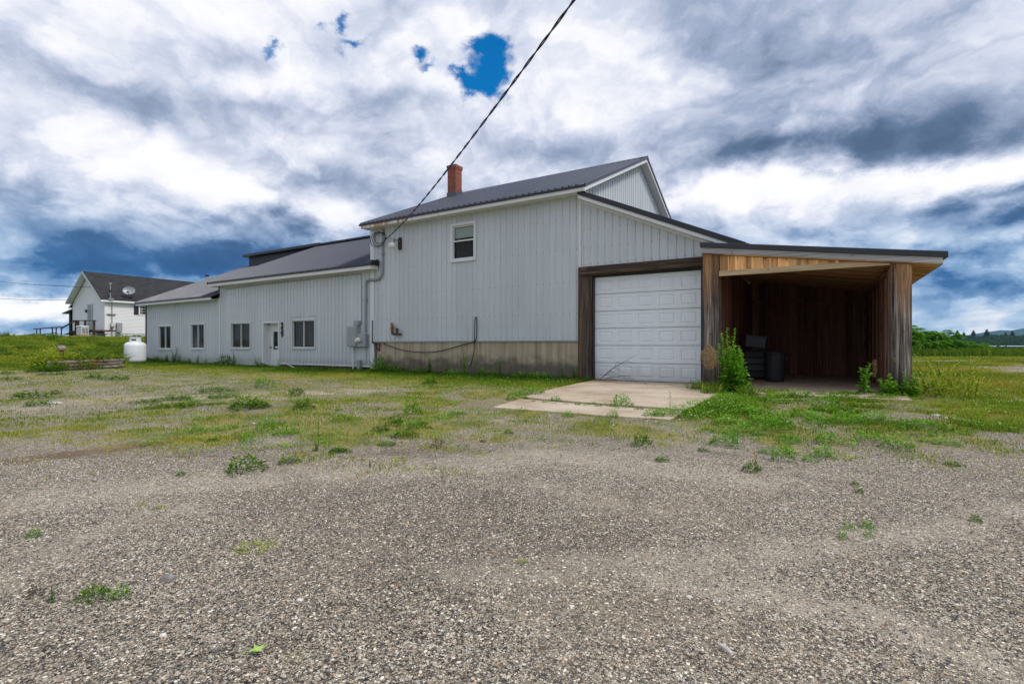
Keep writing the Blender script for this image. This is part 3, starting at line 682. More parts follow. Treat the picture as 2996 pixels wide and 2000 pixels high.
# entry door in its recess
x0, x1, z0, z1 = OD
d = MB()
d.box(x0-.03, x0+.06, -.05, .36, z0, z1+.03); d.box(x1-.05, x1+.03, -.05, .36, z0, z1+.03); d.box(x0+.06, x1-.05, -.05, .36, z1-.03, z1+.03)
d.box(x0+.06, x0+.14, .22, .36, z0, z1-.03); d.box(x0+.06, x1-.05, .22, .36, z1-.12, z1-.03)
DF = d.build('entry_door', 'trim_white', BLD, label='white entry door with a tall dark pane, set back in its frame')
g0, g1 = x0+.38, x1-.16; gz0, gz1 = z0+.84, z1-.42
d = MB(); a0, a1 = x0+.145, x1-.055
d.box(a0, g0, .26, .30, z0+.02, z1-.125); d.box(g1, a1, .26, .30, z0+.02, z1-.125); d.box(g0, g1, .26, .30, z0+.02, gz0); d.box(g0, g1, .26, .30, gz1, z1-.125)
d.box(g0-.03, g0, .25, .259, gz0-.03, gz1+.03); d.box(g1, g1+.03, .25, .259, gz0-.03, gz1+.03); d.box(g0, g1, .25, .259, gz0-.03, gz0); d.box(g0, g1, .25, .259, gz1, gz1+.03)
d.build('door_leaf', 'trim_white', DF)
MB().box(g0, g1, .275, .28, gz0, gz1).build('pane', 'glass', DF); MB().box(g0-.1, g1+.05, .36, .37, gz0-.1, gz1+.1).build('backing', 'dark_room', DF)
MB().box(g0+.13, g0+.31, .270, .274, gz0+.06, gz0+.15).build('notice', 'paper', DF)
d = MB(); d.lathe([(.03, 0), (.035, .02), (.02, .04), (.04, .06), (.035, .09), (.005, .10)], (0, 0, 0), 14, axis='y')
d.v = [(v[0]+a0+.07, .26-abs(v[1]), v[2]+z0+.95) for v in d.v]; d.build('handle', 'galvanised', DF, smooth=True)
# house number, three digits one below the other
for ch, yy in (('2', 952), ('5', 965.5), ('9', 978)):
    X, Z = onwall(827.5, yy)
    cu = bpy.data.curves.new('digit', 'FONT'); cu.body = ch; cu.size = .34; cu.extrude = .012; cu.offset = .014; cu.align_x = 'CENTER'; cu.align_y = 'CENTER'
    to = bpy.data.objects.new('digit', cu); COL.objects.link(to); bpy.context.view_layer.update()
    me = bpy.data.meshes.new_from_object(to.evaluated_get(bpy.context.evaluated_depsgraph_get())); bpy.data.objects.remove(to); bpy.data.curves.remove(cu)
    me.materials.clear(); me.materials.append(MATS['digit_black'])
    me.transform(Matrix.Translation(Vector((X, -.035, Z))-Vector(BLD.location)) @ Matrix.Rotation(math.pi/2, 4, 'X'))
    o = bpy.data.objects.new('house_number', me); COL.objects.link(o); o.parent = BLD; o['label'] = 'black digit '+ch
# garage door: six sections of five raised panels
g = MB(); gx0, gx1 = -5.775, -2.725; gy = .10; SH = 3.05/6
for r in range(6):
    zb, zt = r*SH+.004, (r+1)*SH-.004
    cw = (gx1-gx0-.06)/5
    zs = [zb, zb+.035, zb+.042, zb+.05]
    g.box(gx0, gx1, gy+.03, gy+.06, zb, zt)
    # tongue lines at the joint
    def face(xa, xb, za, zc, y=gy): g.add([(xa, y, za), (xb, y, za), (xb, y, zc), (xa, y, zc)], [(0, 1, 2, 3)])
    def strip(xa, xb, z0_, z1_, y0_, y1_): g.add([(xa, y0_, z0_), (xb, y0_, z0_), (xb, y1_, z1_), (xa, y1_, z1_)], [(0, 1, 2, 3)])
    prof = [(zb, gy+.03), (zb+.004, gy+.002), (zb+.024, gy), (zb+.028, gy+.006), (zb+.034, gy+.006), (zb+.038, gy)]
    for (za, ya), (zc, yc) in zip(prof, prof[1:]): strip(gx0, gx1, za, zc, ya, yc)
    proft = [(zt-.038, gy), (zt-.034, gy+.006), (zt-.028, gy+.006), (zt-.024, gy), (zt-.004, gy+.002), (zt, gy+.03)]
    for (za, ya), (zc, yc) in zip(proft, proft[1:]): strip(gx0, gx1, za, zc, ya, yc)
    b0, b1 = zb+.038, zt-.038
    face(gx0, gx0+.03, b0, b1); face(gx1-.03, gx1, b0, b1)
    for c in range(5):
        xa = gx0+.03+c*cw; xb = xa+cw; mx_, mz_ = cw*.135, .055
        rings = [((xa, xb, b0, b1), gy), ((xa+mx_, xb-mx_, b0+mz_, b1-mz_), gy), ((xa+mx_+.016, xb-mx_-.016, b0+mz_+.016, b1-mz_-.016), gy+.019),
                 ((xa+mx_+.024, xb-mx_-.024, b0+mz_+.024, b1-mz_-.024), gy+.019), ((xa+mx_+.052, xb-mx_-.052, b0+mz_+.052, b1-mz_-.052), gy+.001)]
        vs = []
        for (p, q, s_, t_), y in rings: vs += [(p, y, s_), (q, y, s_), (q, y, t_), (p, y, t_)]
        fs = [(4*i+k, 4*i+(k+1) % 4, 4*i+4+(k+1) % 4, 4*i+4+k) for i in range(4) for k in range(4)]+[(16, 17, 18, 19)]
        g.add(vs, fs)
GD = g.build('garage_door', 'garage_white', BLD, label='white sectional garage door, six rows of five raised panels')
bar3('seal', 'black_rubber', [(gx0, gx1, gy-.004, gy+.05, -.03, .004)], GD)
bar3('jamb', 'black_trim', [(gx0-.03, gx0-.003, -.02, .2, -.1, 3.10), (gx1+.003, gx1+.10, -.03, .2, -.1, 3.10), (gx0, gx1, .05, .2, 3.055, 3.10)])
mb = MB()
for xa, xb, y in ((-6.27, -6.13, -.05), (-6.126, -5.98, -.065), (-5.976, -5.81, -.09)): mb.box(xa, xb, y, .06, -.12, 3.37 if xa < -6 else 3.26)
mb.build('door_frame', 'frame_wood', BLD, bevel=.006)
mb = MB(); mb.box(-6.13, XE, -.06, .05, 3.262, 3.38); mb.build('door_frame', 'beam_wood', BLD, bevel=.006)
mb = MB(); mb.tube([(-6.15, -.12, 3.17), (-4.5, -.122, 3.185), (-2.56, -.12, 3.175)], .075, 10); mb.build('door_frame', 'beam_wood', BLD, smooth=True, label='round weathered pole nailed across the top of the garage door')
MB().box(-6.13, XE, -.05, .05, 3.09, 3.25).build('door_frame', 'beam_wood', BLD)
# chimney
CHX, CHY, CS = -14.62, 4.62, .235
c = MB(); c.box(CHX-CS, CHX+CS, CHY-CS, CHY+CS, 7.0, 9.17); c.box(CHX-CS-.018, CHX+CS+.018, CHY-CS-.018, CHY+CS+.018, 9.172, 9.24); c.box(CHX-CS-.035, CHX+CS+.035, CHY-CS-.035, CHY+CS+.035, 9.242, 9.37)
CH = c.build('chimney', 'brick', BLD, label='red brick chimney with lead flashing')
zr = lambda y: 5.735+.4427*(y+.44)
c = MB(); e = .03
c.prism([(CHX-CS-e, CHY-CS-e, zr(CHY-CS)-.1), (CHX+CS+e, CHY-CS-e, zr(CHY-CS)-.1), (CHX+CS+e, CHY-CS-e, zr(CHY-CS)+.24), (CHX-CS-e, CHY-CS-e, zr(CHY-CS)+.24)], (0, .02, 0))
c.prism([(CHX+CS+.005, CHY-CS, zr(CHY-CS)-.05), (CHX+CS+.005, CHY+CS, zr(CHY+CS)-.05), (CHX+CS+.005, CHY+CS, zr(CHY+CS)+.20), (CHX+CS+.005, CHY-CS, zr(CHY-CS)+.20)], (.02, 0, 0))
c.build('flashing', 'lead', CH)

# =============================== things fixed to or leaning on it ===============================
def tubeobj(name, pts, r, m, label, cat, n=8, group=None, y=None):
    mb = MB(); mb.tube(pts, r, n); return mb.build(name, m, None, smooth=True, loc=tuple(pts[0]), label=label, category=cat, group=group)
def P(px, py, out=.08): X, Z = onwall(px, py, -out); return (X, -out, Z)
def spline(pts, n=8):
    pts = [np.array(p, float) for p in pts]; pts = [2*pts[0]-pts[1]]+pts+[2*pts[-1]-pts[-2]]; r = []
    for i in range(1, len(pts)-2):
        for k in range(n):
            t = k/n; a, b, c, d = pts[i-1:i+3]
            r.append(tuple(.5*((2*b)+(c-a)*t+(2*a-5*b+4*c-d)*t*t+(3*b-a-3*c+d)*t**3)))
    return r+[tuple(pts[-2])]
mast = [P(1118, 680), P(1118, 720), P(1118, 785), P(1117, 800), P(1112, 812), P(1102, 817.5), P(1082, 819), P(1073, 822), P(1069.5, 832), P(1069, 850), P(1068, 972)]
CD = thing('conduit', 'thick grey service conduit bending down the wall to the electric meter', 'conduit', mast[-1])
mb = MB(); mb.tube(spline(mast, 5), .045, 10); mb.build('pipe', 'galvanised', CD, smooth=True)
for q in (mast[0], P(1118, 742), P(1069, 877)): MB().box(q[0]-.075, q[0]+.075, -.133, -.03, q[2]-.025, q[2]+.025).build('strap', 'galvanised', CD)
mb = MB(); q = mast[0]; mb.lathe([(.055, 0), (.075, .03), (.075, .1), (.03, .14)], (q[0], q[1], q[2]-.02), 12); mb.build('weather_head', 'galvanised', CD, smooth=True)
thin = [P(660, 846, .03), P(760, 833, .03), P(860, 822, .03), P(960, 811, .03), P(1040, 802.5, .03), P(1052, 803, .03), P(1056.5, 812, .03), P(1057.5, 950, .03)]
tubeobj('conduit', spline(thin, 4), .014, 'galvanised', 'thin grey wire pipe run under the middle eave and down to the small box', 'conduit', 6)
# coil of service cable hanging on the mast
mb = MB(); c0 = P(1106, 699, .12)
for k in range(3):
    R0 = (.34, .27, .36)[k]; mb.tube([(c0[0]+(.05, .12, .0)[k]+R0*1.05*math.cos(a), -.11-.02*k, c0[2]+(0, .02, -.03)[k]+R0*.8*math.sin(a)) for a in np.linspace(.5, .5+2*math.pi*(.93, 1, .8)[k], 28)], .014, 6)
mb.build('wire_coil', 'wire_black', None, smooth=True, loc=c0, label='loops of black service cable coiled around the head of the conduit', category='cable')
# overhead wire: two strands twisted together, sagging from the wall to a pole behind the photographer
A = np.array([-14.3, -.12]); Dr = np.array([11.28, -7.33]); L = np.hypot(*Dr); Dr = Dr/L
ph = [(1137, 693), (1170, 660), (1240.5, 583), (1272.5, 540.6), (1317, 487), (1366, 425.7), (1408.7, 370), (1451, 306.5), (1489.6, 251), (1532, 204), (1583, 132), (1630, 64), (1683, 0)]
ss, zz = [], []
for px, py in ph:
    u = (px-CX)/FPX; d = np.array([-ST+CT*u, CT+ST*u]); M_ = np.array([[d[0], -Dr[0]], [d[1], -Dr[1]]]); t, s = np.linalg.solve(M_, A-np.array([0, CAMY])); ss.append(s); zz.append(CAMH+(CY-py)/FPX*t)
cf = np.polyfit(ss, zz, 3); wl = []
for s in np.linspace(0, 15.5, 176): wl.append((A[0]+Dr[0]*s, A[1]+Dr[1]*s, np.polyval(cf, s)))
mb = MB()
for st in (0, 1):
    mb.tube([(p[0]+.013*math.cos(i*.55+st*math.pi)*.6, p[1]+.013*math.cos(i*.55+st*math.pi)*.6, p[2]+.016*math.sin(i*.55+st*math.pi)) for i, p in enumerate(wl)], .012, 6)
mb.build('utility_wire', 'wire_black', None, smooth=True, loc=wl[0], label='black twisted service wire slanting down across the sky to the wall', category='wire')
# wall lamp
X, Z = onwall(1171, 714)
LP = thing('wall_lamp', 'grey barn light on a dark board high on the wall beside the cable coil', 'lamp', (X, 0, Z))
MB().box(X-.07, X+.09, -.06, -.003, Z-.22, Z+.24).build('backboard', 'frame_wood', LP, bevel=.008)
mb = MB(); mb.tube([(X, -.06, Z+.1), (X-.02, -.22, Z+.12), (X-.04, -.30, Z+.10)], .03, 8); mb.lathe([(.02, .18), (.085, .17), (.09, .02), (.11, -.02)], (X-.05, -.36, Z), 16); mb.build('housing', 'galvanised', LP, smooth=True)
mb = MB(); mb.lathe([(.115, -.022), (.15, -.06), (.15, -.16), (.12, -.2), (.03, -.21)], (X-.05, -.36, Z), 18); mb.build('lens', 'amber_glass', LP, smooth=True)
# electric boxes
def pbox(x0, y0, x1, y1, d, out=0.02):
    a, zt = onwall(x0, y0); b, _ = onwall(x1, y1); _, zb = onwall(x0, y1); return a, b, -out-d, -out, zb, zt
a = pbox(1029, 955.5, 1056.5, 1013.5, .22)
T = thing('breaker_cabinet', 'tall plain grey electric cabinet left of the round meter', 'electric box', (a[0], 0, a[4]))
mb = MB(); mb.box(*a); mb.build('cabinet', 'grey_box', T, bevel=.01); mb = MB(); mb.box(a[0]+.02, a[1]-.02, a[2]-.018, a[2]-.001, a[4]+.03, a[5]-.03); mb.build('door', 'grey_box', T, bevel=.006)
MB().tube([(a[0]+.2, -.1, a[4]), (a[0]+.2, -.1, .0)], .035, 8).build('pipe', 'trim_white', T, smooth=True)
mb = MB(); mb.box(a[0]+.45, a[0]+.62, -.14, -.03, -.1, .42); mb.tube([(a[0]+.53, -.08, .3), (a[0]+.95, -.08, .3), (a[0]+.95, -.08, a[4]+.05)], .018, 6); mb.build('pipe', 'galvanised', T)
a = pbox(1056.8, 976.5, 1080.5, 1014, .20)
T = thing('electric_meter', 'square grey meter box with a round glass meter on the white wall', 'electric meter', (a[0], 0, a[4]))
mb = MB(); mb.box(*a); mb.build('box', 'galvanised', T, bevel=.012)
mb = MB(); mb.lathe([(.105, 0), (.115, .03), (.10, .05), (.095, .13), (.07, .16), (.01, .165)], (0, 0, 0), 20, axis='y'); cx_, cz_ = (a[0]+a[1])/2-.12, (a[4]+a[5])/2
mb.v = [(v[0]+cx_, a[2]-abs(v[1]), v[2]+cz_) for v in mb.v]; mb.build('meter', 'meter_glass', T, smooth=True)
a = pbox(1043, 938.5, 1057.5, 953, .14); q = (a[0], 0, a[4])
mb = MB(); mb.box(*a); mb.box(a[0]+.02, a[1]-.02, a[2]-.012, a[2]-.001, a[4]+.02, a[5]-.02); mb.build('junction_box', 'grey_box', None, bevel=.008, loc=q, label='small grey junction box above the tall electric cabinet', category='electric box')
# elbow pipes with a glove on one
def elbow(px, top, bot, right, label):
    p = [P(right, bot, .0), P(right, bot, .13), P(px+4, bot, .14), P(px+.6, bot-.5, .14), P(px, bot-4, .14), P(px, top, .14)]
    t = thing('vent_pipe', label, 'pipe', p[0]); mb = MB(); mb.tube(p, .045, 10); mb.build('pipe', 'rust', t, smooth=True)
    mb = MB(); mb.lathe([(.045, -.03), (.062, -.025), (.062, .03), (.05, .035)], p[-1], 12); mb.build('collar', 'rust', t, smooth=True); return p[-1]
e1 = elbow(1148, 960, 977, 1156, 'rusty elbow pipe on the wall with an orange work glove pulled over it')
elbow(1161.5, 963, 977, 1170.5, 'rusty elbow pipe on the wall, bare and open at the top')
mb = MB(); gx, gy_, gz_ = e1
mb.tube([(gx, gy_, gz_-.09), (gx, gy_, gz_-.02), (gx-.005, gy_, gz_+.06), (gx-.005, gy_, gz_+.11), (gx-.005, gy_, gz_+.14)], [.058, .056, .066, .062, .03], 10)
for dx, ln, an in ((-.045, .085, -.35), (-.018, .11, -.12), (.010, .115, .06), (.036, .095, .25)):
    b = (gx+dx-.004, gy_, gz_+.10); mb.tube([b, (b[0]+math.sin(an)*ln*.55, gy_-.012, b[2]+ln*.55), (b[0]+math.sin(an)*ln, gy_-.03, b[2]+ln)], [.020, .018, .010], 8)
mb.tube([(gx+.045, gy_, gz_+.02), (gx+.085, gy_-.01, gz_+.06), (gx+.095, gy_-.015, gz_+.10)], [.022, .02, .011], 8)
mb.build('glove', 'orange_cloth', None, smooth=True, loc=e1, label='faded orange work glove, fingers up, on the rusty elbow pipe', category='glove')
# cables at the foundation
pp = [P(1089.5, 937, .05), P(1089.5, 998, .05), P(1091, 1002, .05), P(1102, 1003.5, .05)]
tubeobj('cable_pipe', spline(pp, 4), .018, 'black_rubber', 'short black pipe on the white corner trim beside the foundation', 'pipe', 6)
br = thing('bracket', 'small dark angle bracket on top of the concrete foundation', 'bracket', P(1112, 1003, .02)); mb = MB()
x_, z_ = onwall(1112, 1003); mb.bar((x_-.02, -.02, z_), (x_-.02, -.02, z_-.32), .03, .03, (0, 1, 0)); mb.build('upright', 'rust', br)
mb = MB(); mb.bar((x_-.25, -.05, z_-.03), (x_+.1, -.05, z_-.03), .03, .03); mb.bar((x_-.22, -.05, z_-.04), (x_-.03, -.04, z_-.30), .03, .03, (0, 1, 0)); mb.build('arm', 'rust', br)
cab = [P(1120, 1003, .05), P(1140, 1012, .05), P(1180, 1024, .05), P(1225, 1029.5, .05), P(1270, 1029, .05), P(1310, 1021, .05), P(1345, 1011, .05), P(1383, 1000, .05), P(1393, 990, .06), P(1395, 960, .06), P(1394.5, 932, .06), P(1392, 927, .06), P(1389.5, 935, .06), P(1388, 965, .07), P(1388, 1000, .07), P(1386, 1030, .06), P(1380, 1058, .06), P(1374, 1074, .07)]
tubeobj('cable', spline(cab, 6), .016, 'black_rubber', 'loose black cable drooping along the concrete foundation and looped over the siding', 'cable', 6)
# =============================== wooden lean-to shed ===============================
SH_ = thing('open_shed', 'weathered wooden lean-to shed, open in front, with a flat black-edged roof', 'shed', (-.4, 2, 0))
zs = lambda x: 3.33-.141*(x+2.56)          # underside of the roof
YF = -.70
def boards(mb, x0, x1, y0, y1, zb, zt, n, batten=True, gap=.016, out=-1):
    w_ = (x1-x0)/n
    for k in range(n):
        a, b = x0+k*w_+gap/2, x0+(k+1)*w_-gap/2; j = .004*((k*7) % 3)
        ps = [(a, y0-j, zb), (b, y0-j, zb), (b, y0-j, zt(b) if callable(zt) else zt), (a, y0-j, zt(a) if callable(zt) else zt)]
        mb.prism(ps, (0, y1-y0+j, 0))
        if batten and k: 
            c = x0+k*w_; ps = [(c-.022, y0-.025, zb), (c+.022, y0-.025, zb), (c+.022, y0-.025, zt(c) if callable(zt) else zt), (c-.022, y0-.025, zt(c) if callable(zt) else zt)]
            mb.prism(ps, (0, .02, 0))
mb = MB(); boards(mb, -2.55, -2.16, YF, YF+.05, -.15, zs, 3); mb.box(-2.55, -2.50, YF+.052, .0, -.15, 3.25); mb.box(-2.21, -2.16, YF+.052, YF+.35, -.15, 2.9)
mb.build('corner_post', 'post_wood', SH_, bevel=.003)
mb = MB(); boards(mb, 1.26, 1.64, YF, YF+.05, -.2, lambda x: zs(x)-.01, 3); mb.box(1.59, 1.64, YF+.052, 6.0, -.2, 2.68); mb.box(1.26, 1.31, YF+.052, YF+.4, -.2, 2.7)
mb.build('corner_post', 'post_wood', SH_, bevel=.003)
mb = MB(); boards(mb, -2.158, .50, YF+.03, YF+.06, 2.80, lambda x: zs(x)-.006, 14, batten=False)
mb.build('header_boards', 'header_wood', SH_)
for k in range(13):
    x_ = -2.158+.19*(k+1)*.999; mb = MB(); mb.prism([(x_-.032, YF+.002, 2.80), (x_+.032, YF+.002, 2.80), (x_+.032, YF+.002, zs(x_+.032)-.006), (x_-.032, YF+.002, zs(x_-.032)-.006)], (0, .026, 0)); mb.build('batten', 'batten_wood', SH_)
mb = MB(); mb.prism([(-2.16, YF-.005, 2.745), (1.26, YF-.005, 2.745), (1.26, YF-.005, min(2.89, zs(1.26)-.012)), (.57, YF-.005, 2.875), (-2.16, YF-.005, 2.875)], (0, .05, 0)); mb.build('header_trim', 'trim_wood', SH_, bevel=.004)
# inner walls of upright boards
mb = MB()
for k in range(26):
    y0 = YF+.12+k*.257; j = .004*(k % 3)
    mb.box(-2.20-j, -2.17, y0+.36, y0+.36+.25, -.1, 3.2) if y0 < 5.4 else None
    mb.box(1.275, 1.30+j, y0+.30, y0+.30+.25, -.1, 2.72) if y0 < 5.6 else None
for k in range(16):
    x0 = -2.17+k*.2295; mb.box(x0, x0+.2294, 5.9+.005*(k % 2), 5.95, -.1, zs(x0)+.02); mb.box(x0-.02, x0+.02, 5.875, 5.899, -.1, zs(x0+.02)-.01)
mb.box(-2.17, 1.5, 5.84, 5.873, 2.5, 2.62)
mb.build('inner_wall', 'inside_wood', SH_)
mb = MB()
for k in range(6):    # studs and top plate on the right inner wall
    mb.box(1.225, 1.272, YF+.6+k*1.1, YF+.68+k*1.1, -.1, 2.66)
mb.box(1.19, 1.272, YF+.45, 5.85, 2.55, 2.65)
mb.build('stud', 'inside_wood', SH_)
mb = MB(); x0, x1 = -2.56, 2.10
for k in range(44):   # ceiling planks, laid along the fall
    ya = YF-.05+k*.155; mb.prism([(x0, ya, zs(x0)+.03-.003*(k % 2)), (x0, ya+.143, zs(x0)+.03-.003*(k % 2)), (x0, ya+.143, zs(x0)+.005), (x0, ya, zs(x0)+.005)], (x1-x0, 0, -.141*(x1-x0)))
mb.build('ceiling', 'soffit_wood', SH_)
mb = MB(); mb.prism([(x0, YF-.085, zs(x0)+.02), (x1+.02, YF-.085, zs(x1)+.02), (x1+.02, YF-.085, zs(x1)+.155), (x0, YF-.085, zs(x0)+.165)], (0, .03, 0))
mb.prism([(x1, YF-.05, zs(x1)+.01), (x1, 6.2, zs(x1)+.01), (x1, 6.2, zs(x1)+.14), (x1, YF-.05, zs(x1)+.14)], (.03, 0, 0)); mb.build('fascia', 'rail_wood', SH_, bevel=.004)
mb = MB(); X0, X1 = -2.60, 2.20
mb.prism([(X0, YF-.12, zs(X0)+.158), (X1, YF-.12, zs(X1)+.150), (X1, YF-.12, zs(X1)+.275), (X0, YF-.12, zs(X0)+.285)], (0, 7.0, 0)); mb.build('roof', 'dark_sheet', SH_, bevel=.01)
MB().box(-2.15, 1.5, YF-1.3, 5.9, -.25, -.012).build('floor', 'dirty_floor', SH_)
# things kept in the shed
t = thing('drawer_cart', 'dim dark plastic drawer cart at the left inside the shed', 'drawer cart', (-1.68, 2.8, 0))
mb = MB(); mb.box(-1.95, -1.93, 2.55, 3.0, .05, .86); mb.box(-1.43, -1.41, 2.55, 3.0, .05, .86); mb.box(-1.95, -1.41, 2.98, 3.0, .05, .86); mb.box(-1.95, -1.41, 2.55, 3.0, .86, .89); mb.build('case', 'plastic_dark', t, bevel=.006)
for k in range(4):
    d = MB(); d.box(-1.925, -1.435, 2.53, 2.95, .08+k*.195, .25+k*.195); d.box(-1.80, -1.56, 2.50, 2.53, .215+k*.195, .245+k*.195); d.build('drawer', 'plastic_grey' if k in (1, 2) else 'plastic_dark', t, bevel=.008)
t = thing('plastic_tote', 'grey tote tipped on top of the dark drawer cart', 'tote', (-1.68, 2.75, .9)); mb = MB()
ca, sa = math.cos(.12), math.sin(.12)
def tl(x, y, z): return (-1.68+x*ca+z*sa, 2.75+y, .93-x*sa+z*ca+.05)
for (a, b, c, d, e, f) in ((-.27, .27, -.2, -.18, 0, .30), (-.27, .27, .18, .2, 0, .30), (-.27, -.25, -.18, .18, 0, .30), (.25, .27, -.18, .18, 0, .30), (-.27, .27, -.2, .2, -.02, -.001), (-.30, .30, -.23, .23, .30, .335)):
    mb.add([tl(*q) for q in ((a, c, e), (b, c, e), (b, d, e), (a, d, e), (a, c, f), (b, c, f), (b, d, f), (a, d, f))], [(0, 3, 2, 1), (4, 5, 6, 7), (0, 1, 5, 4), (1, 2, 6, 5), (2, 3, 7, 6), (3, 0, 4, 7)])
mb.build('body', 'plastic_grey', t, bevel=.008)
t = thing('trash_can', 'black ribbed trash can with a flat lid inside the shed', 'trash can', (-1.12, 2.1, 0))
mb = MB(); n = 32; prof = [(.215, 0), (.235, .05), (.27, .74), (.28, .78)]; mb.lathe(prof, (-1.12, 2.1, 0), n); mb.v = [((v[0]+1.12)*(1+.03*(i % 2))-1.12, (v[1]-2.1)*(1+.03*(i % 2))+2.1, v[2]) for i, v in enumerate(mb.v)]; mb.build('body', 'plastic_dark', t)
mb = MB(); mb.lathe([(.30, .78), (.305, .82), (.25, .86), (.02, .875)], (-1.12, 2.1, 0), 28); mb.build('lid', 'plastic_dark', t, smooth=True)
for s in (-1, 1): MB().box(-1.12+s*.29-.025, -1.12+s*.29+.025, 2.04, 2.16, .62, .68).build('handle', 'plastic_dark', t, bevel=.006)

# =============================== propane tank, planter ===============================
tx, ty = onground(396, 1063.5, 0)[:2]; R = .5
# set clear of the building's corner
t = thing('propane_tank', 'upright white propane tank at the far corner of the building', 'propane tank', (tx, ty, 0))
mb = MB(); pr = [(R*.55, .03), (R*.8, .06), (R*.94, .13), (R, .24), (R, .95), (R*.985, 1.02), (R*.90, 1.10), (R*.72, 1.16), (R*.4, 1.195), (.02, 1.2)]; mb.lathe(pr, (tx, ty, 0), 32); mb.build('body', 'tank_white', t, smooth=True)
mb = MB()
for k in range(30):
    a0, a1 = 2*math.pi*k/30, 2*math.pi*(k+1)/30; rr = .27; ang = (k % 15)
    for z0_, z1_ in (((1.17, 1.42),) if ang not in (10, 11, 12, 13) else ((1.17, 1.25), (1.34, 1.42))):
        mb.prism([(tx+rr*math.cos(a0), ty+rr*math.sin(a0), z0_), (tx+rr*math.cos(a1), ty+rr*math.sin(a1), z0_), (tx+rr*math.cos(a1), ty+rr*math.sin(a1), z1_), (tx+rr*math.cos(a0), ty+rr*math.sin(a0), z1_)], (-.012*math.cos((a0+a1)/2), -.012*math.sin((a0+a1)/2), 0))
mb.lathe([(.25, 1.40), (.285, 1.415), (.285, 1.445), (.25, 1.45)], (tx, ty, 0), 30)
mb.build('collar', 'tank_white', t)
mb = MB(); mb.lathe([(.3, -.1), (.3, .045)], (tx, ty, 0), 24); mb.build('foot_ring', 'tank_white', t)
mb = MB(); mb.lathe([(.05, 1.19), (.05, 1.27), (.02, 1.28), (.02, 1.33), (.06, 1.335), (.06, 1.36)], (tx, ty, 0), 12); mb.build('valve', 'rust', t)
pa = np.array(onground(143, 1084)[:2]); pb = np.array(onground(352, 1074)[:2]); pd = (pb-pa)/np.linalg.norm(pb-pa); pn = np.array(onground(108, 1071)[:2])-pa; pn /= np.linalg.norm(pn)
PL = thing('planter_box', 'low planter bed of weathered round timbers overgrown with grass', 'planter', (pa[0], pa[1], 0))
for k in range(3):
    e0, e1 = (-.15, .05, -.1)[k], (.1, -.1, .15)[k]; a_, b_ = pa-pd*e0, pb+pd*e1; z = .05+k*.13
    mb = MB(); mb.tube([(a_[0], a_[1], z), ((a_[0]+b_[0])/2, (a_[1]+b_[1])/2-.02, z+.012*(k-1)), (b_[0], b_[1], z+.01)], [.068, .072, .066], 10); mb.build('timber', 'log_wood', PL, smooth=True)
    for q in (pa, pb):
        c_ = q+pn*(1.5 if q is pa else .25); mb = MB(); zz_ = z+(.065 if k < 2 else .02); mb.tube([(q[0]-pn[0]*.12, q[1]-pn[1]*.12, zz_), (c_[0], c_[1], zz_)], .066, 10); mb.build('timber', 'log_wood', PL, smooth=True)
mid = (pa+pb)/2
MB().prism([(pa[0]+.05, pa[1]+.1, .0), (pb[0]-.05, pb[1]+.1, .0), (pb[0]-.05+pn[0]*1.5, pb[1]+pn[1]*1.5, .0), (pa[0]+.05+pn[0]*1.5, pa[1]+pn[1]*1.5, .0)], (0, 0, .3)).build('soil', 'stone_brown', PL)
X, Y = (pa+pd*.55+pn*.7); 
t = thing('garden_post', 'short dark post with a tilted grey cap standing in the planter', 'post', (X, Y, .3))
MB().box(X-.07, X+.07, Y-.07, Y+.07, .28, .82).build('post', 'rust', t, bevel=.01)
mb = MB(); mb.prism([(X-.13, Y-.12, .95), (X+.17, Y-.12, .78), (X+.20, Y-.12, .86), (X-.05, Y-.12, 1.02)], (0, .24, 0)); mb.build('cap', 'log_wood', t, bevel=.01)

# =============================== the house on the rise ===============================
HR, HL, HF, HB, HZ, HE = -48.8, -55.2, 3.25, 15.5, 1.95, 4.50
HXR, HRZ, HSL = -52.0, 6.98, .69
HS = thing('house', 'small white clapboard house with a dark shingle roof on the grassy rise', 'house', (HXR, 8, HZ))
hz = lambda x: HRZ-HSL*abs(x-HXR)
def lap(mb, a0f, a1f, z0, z1, mp, h=.115, d=.022):
    z = z0
    while z < z1-1e-6:
        zt = min(z+h, z1); mb.add([mp(a0f(z), d, z), mp(a1f(z), d, z), mp(a1f(zt), .002, zt), mp(a0f(zt), .002, zt)], [(0, 1, 2, 3)])
        mb.add([mp(a0f(z), 0, z), mp(a1f(z), 0, z), mp(a1f(z), d, z), mp(a0f(z), d, z)], [(0, 1, 2, 3)]); z = zt
gm = lambda a, o, z: (a, HF-o, z)
mb = MB(); lap(mb, lambda z: max(HL, HXR-(HRZ-.12-z)/HSL), lambda z: min(HR, HXR+(HRZ-.12-z)/HSL), HZ, HRZ-.2, gm)
lap(mb, lambda y: HF, lambda y: HB, HZ, HE+.1, lambda a, o, z: (HR+o, a, z)); mb.box(HL, HR-.03, HF+.03, HB, HZ-.5, HE); mb.build('wall', 'lap_white', HS)
bar3('corner_board', 'vinyl_white', [(HR-.10, HR+.04, HF-.04, HF+.20, HZ-.05, HE), (HL-.02, HL+.10, HF-.035, HF+.1, HZ, HE)], HS)
bar3('foundation', 'house_stone', [(HL+.05, HR-.05, HF+.05, HB, .6, HZ)], HS)
mb = MB(); y0, y1 = HF-.42, HB+.4; e = 3.5
for s in (1, -1):
    E = (HXR+s*e, HRZ-HSL*e); top = [(HXR, HRZ), E]
    mb.prism([(HXR, y0, HRZ), (E[0], y0, E[1]), (E[0], y0, E[1]+.10), (HXR, y0, HRZ+.12)], (0, y1-y0, 0))
ROOF = mb.build('roof', 'shingles', HS)
mb = MB()
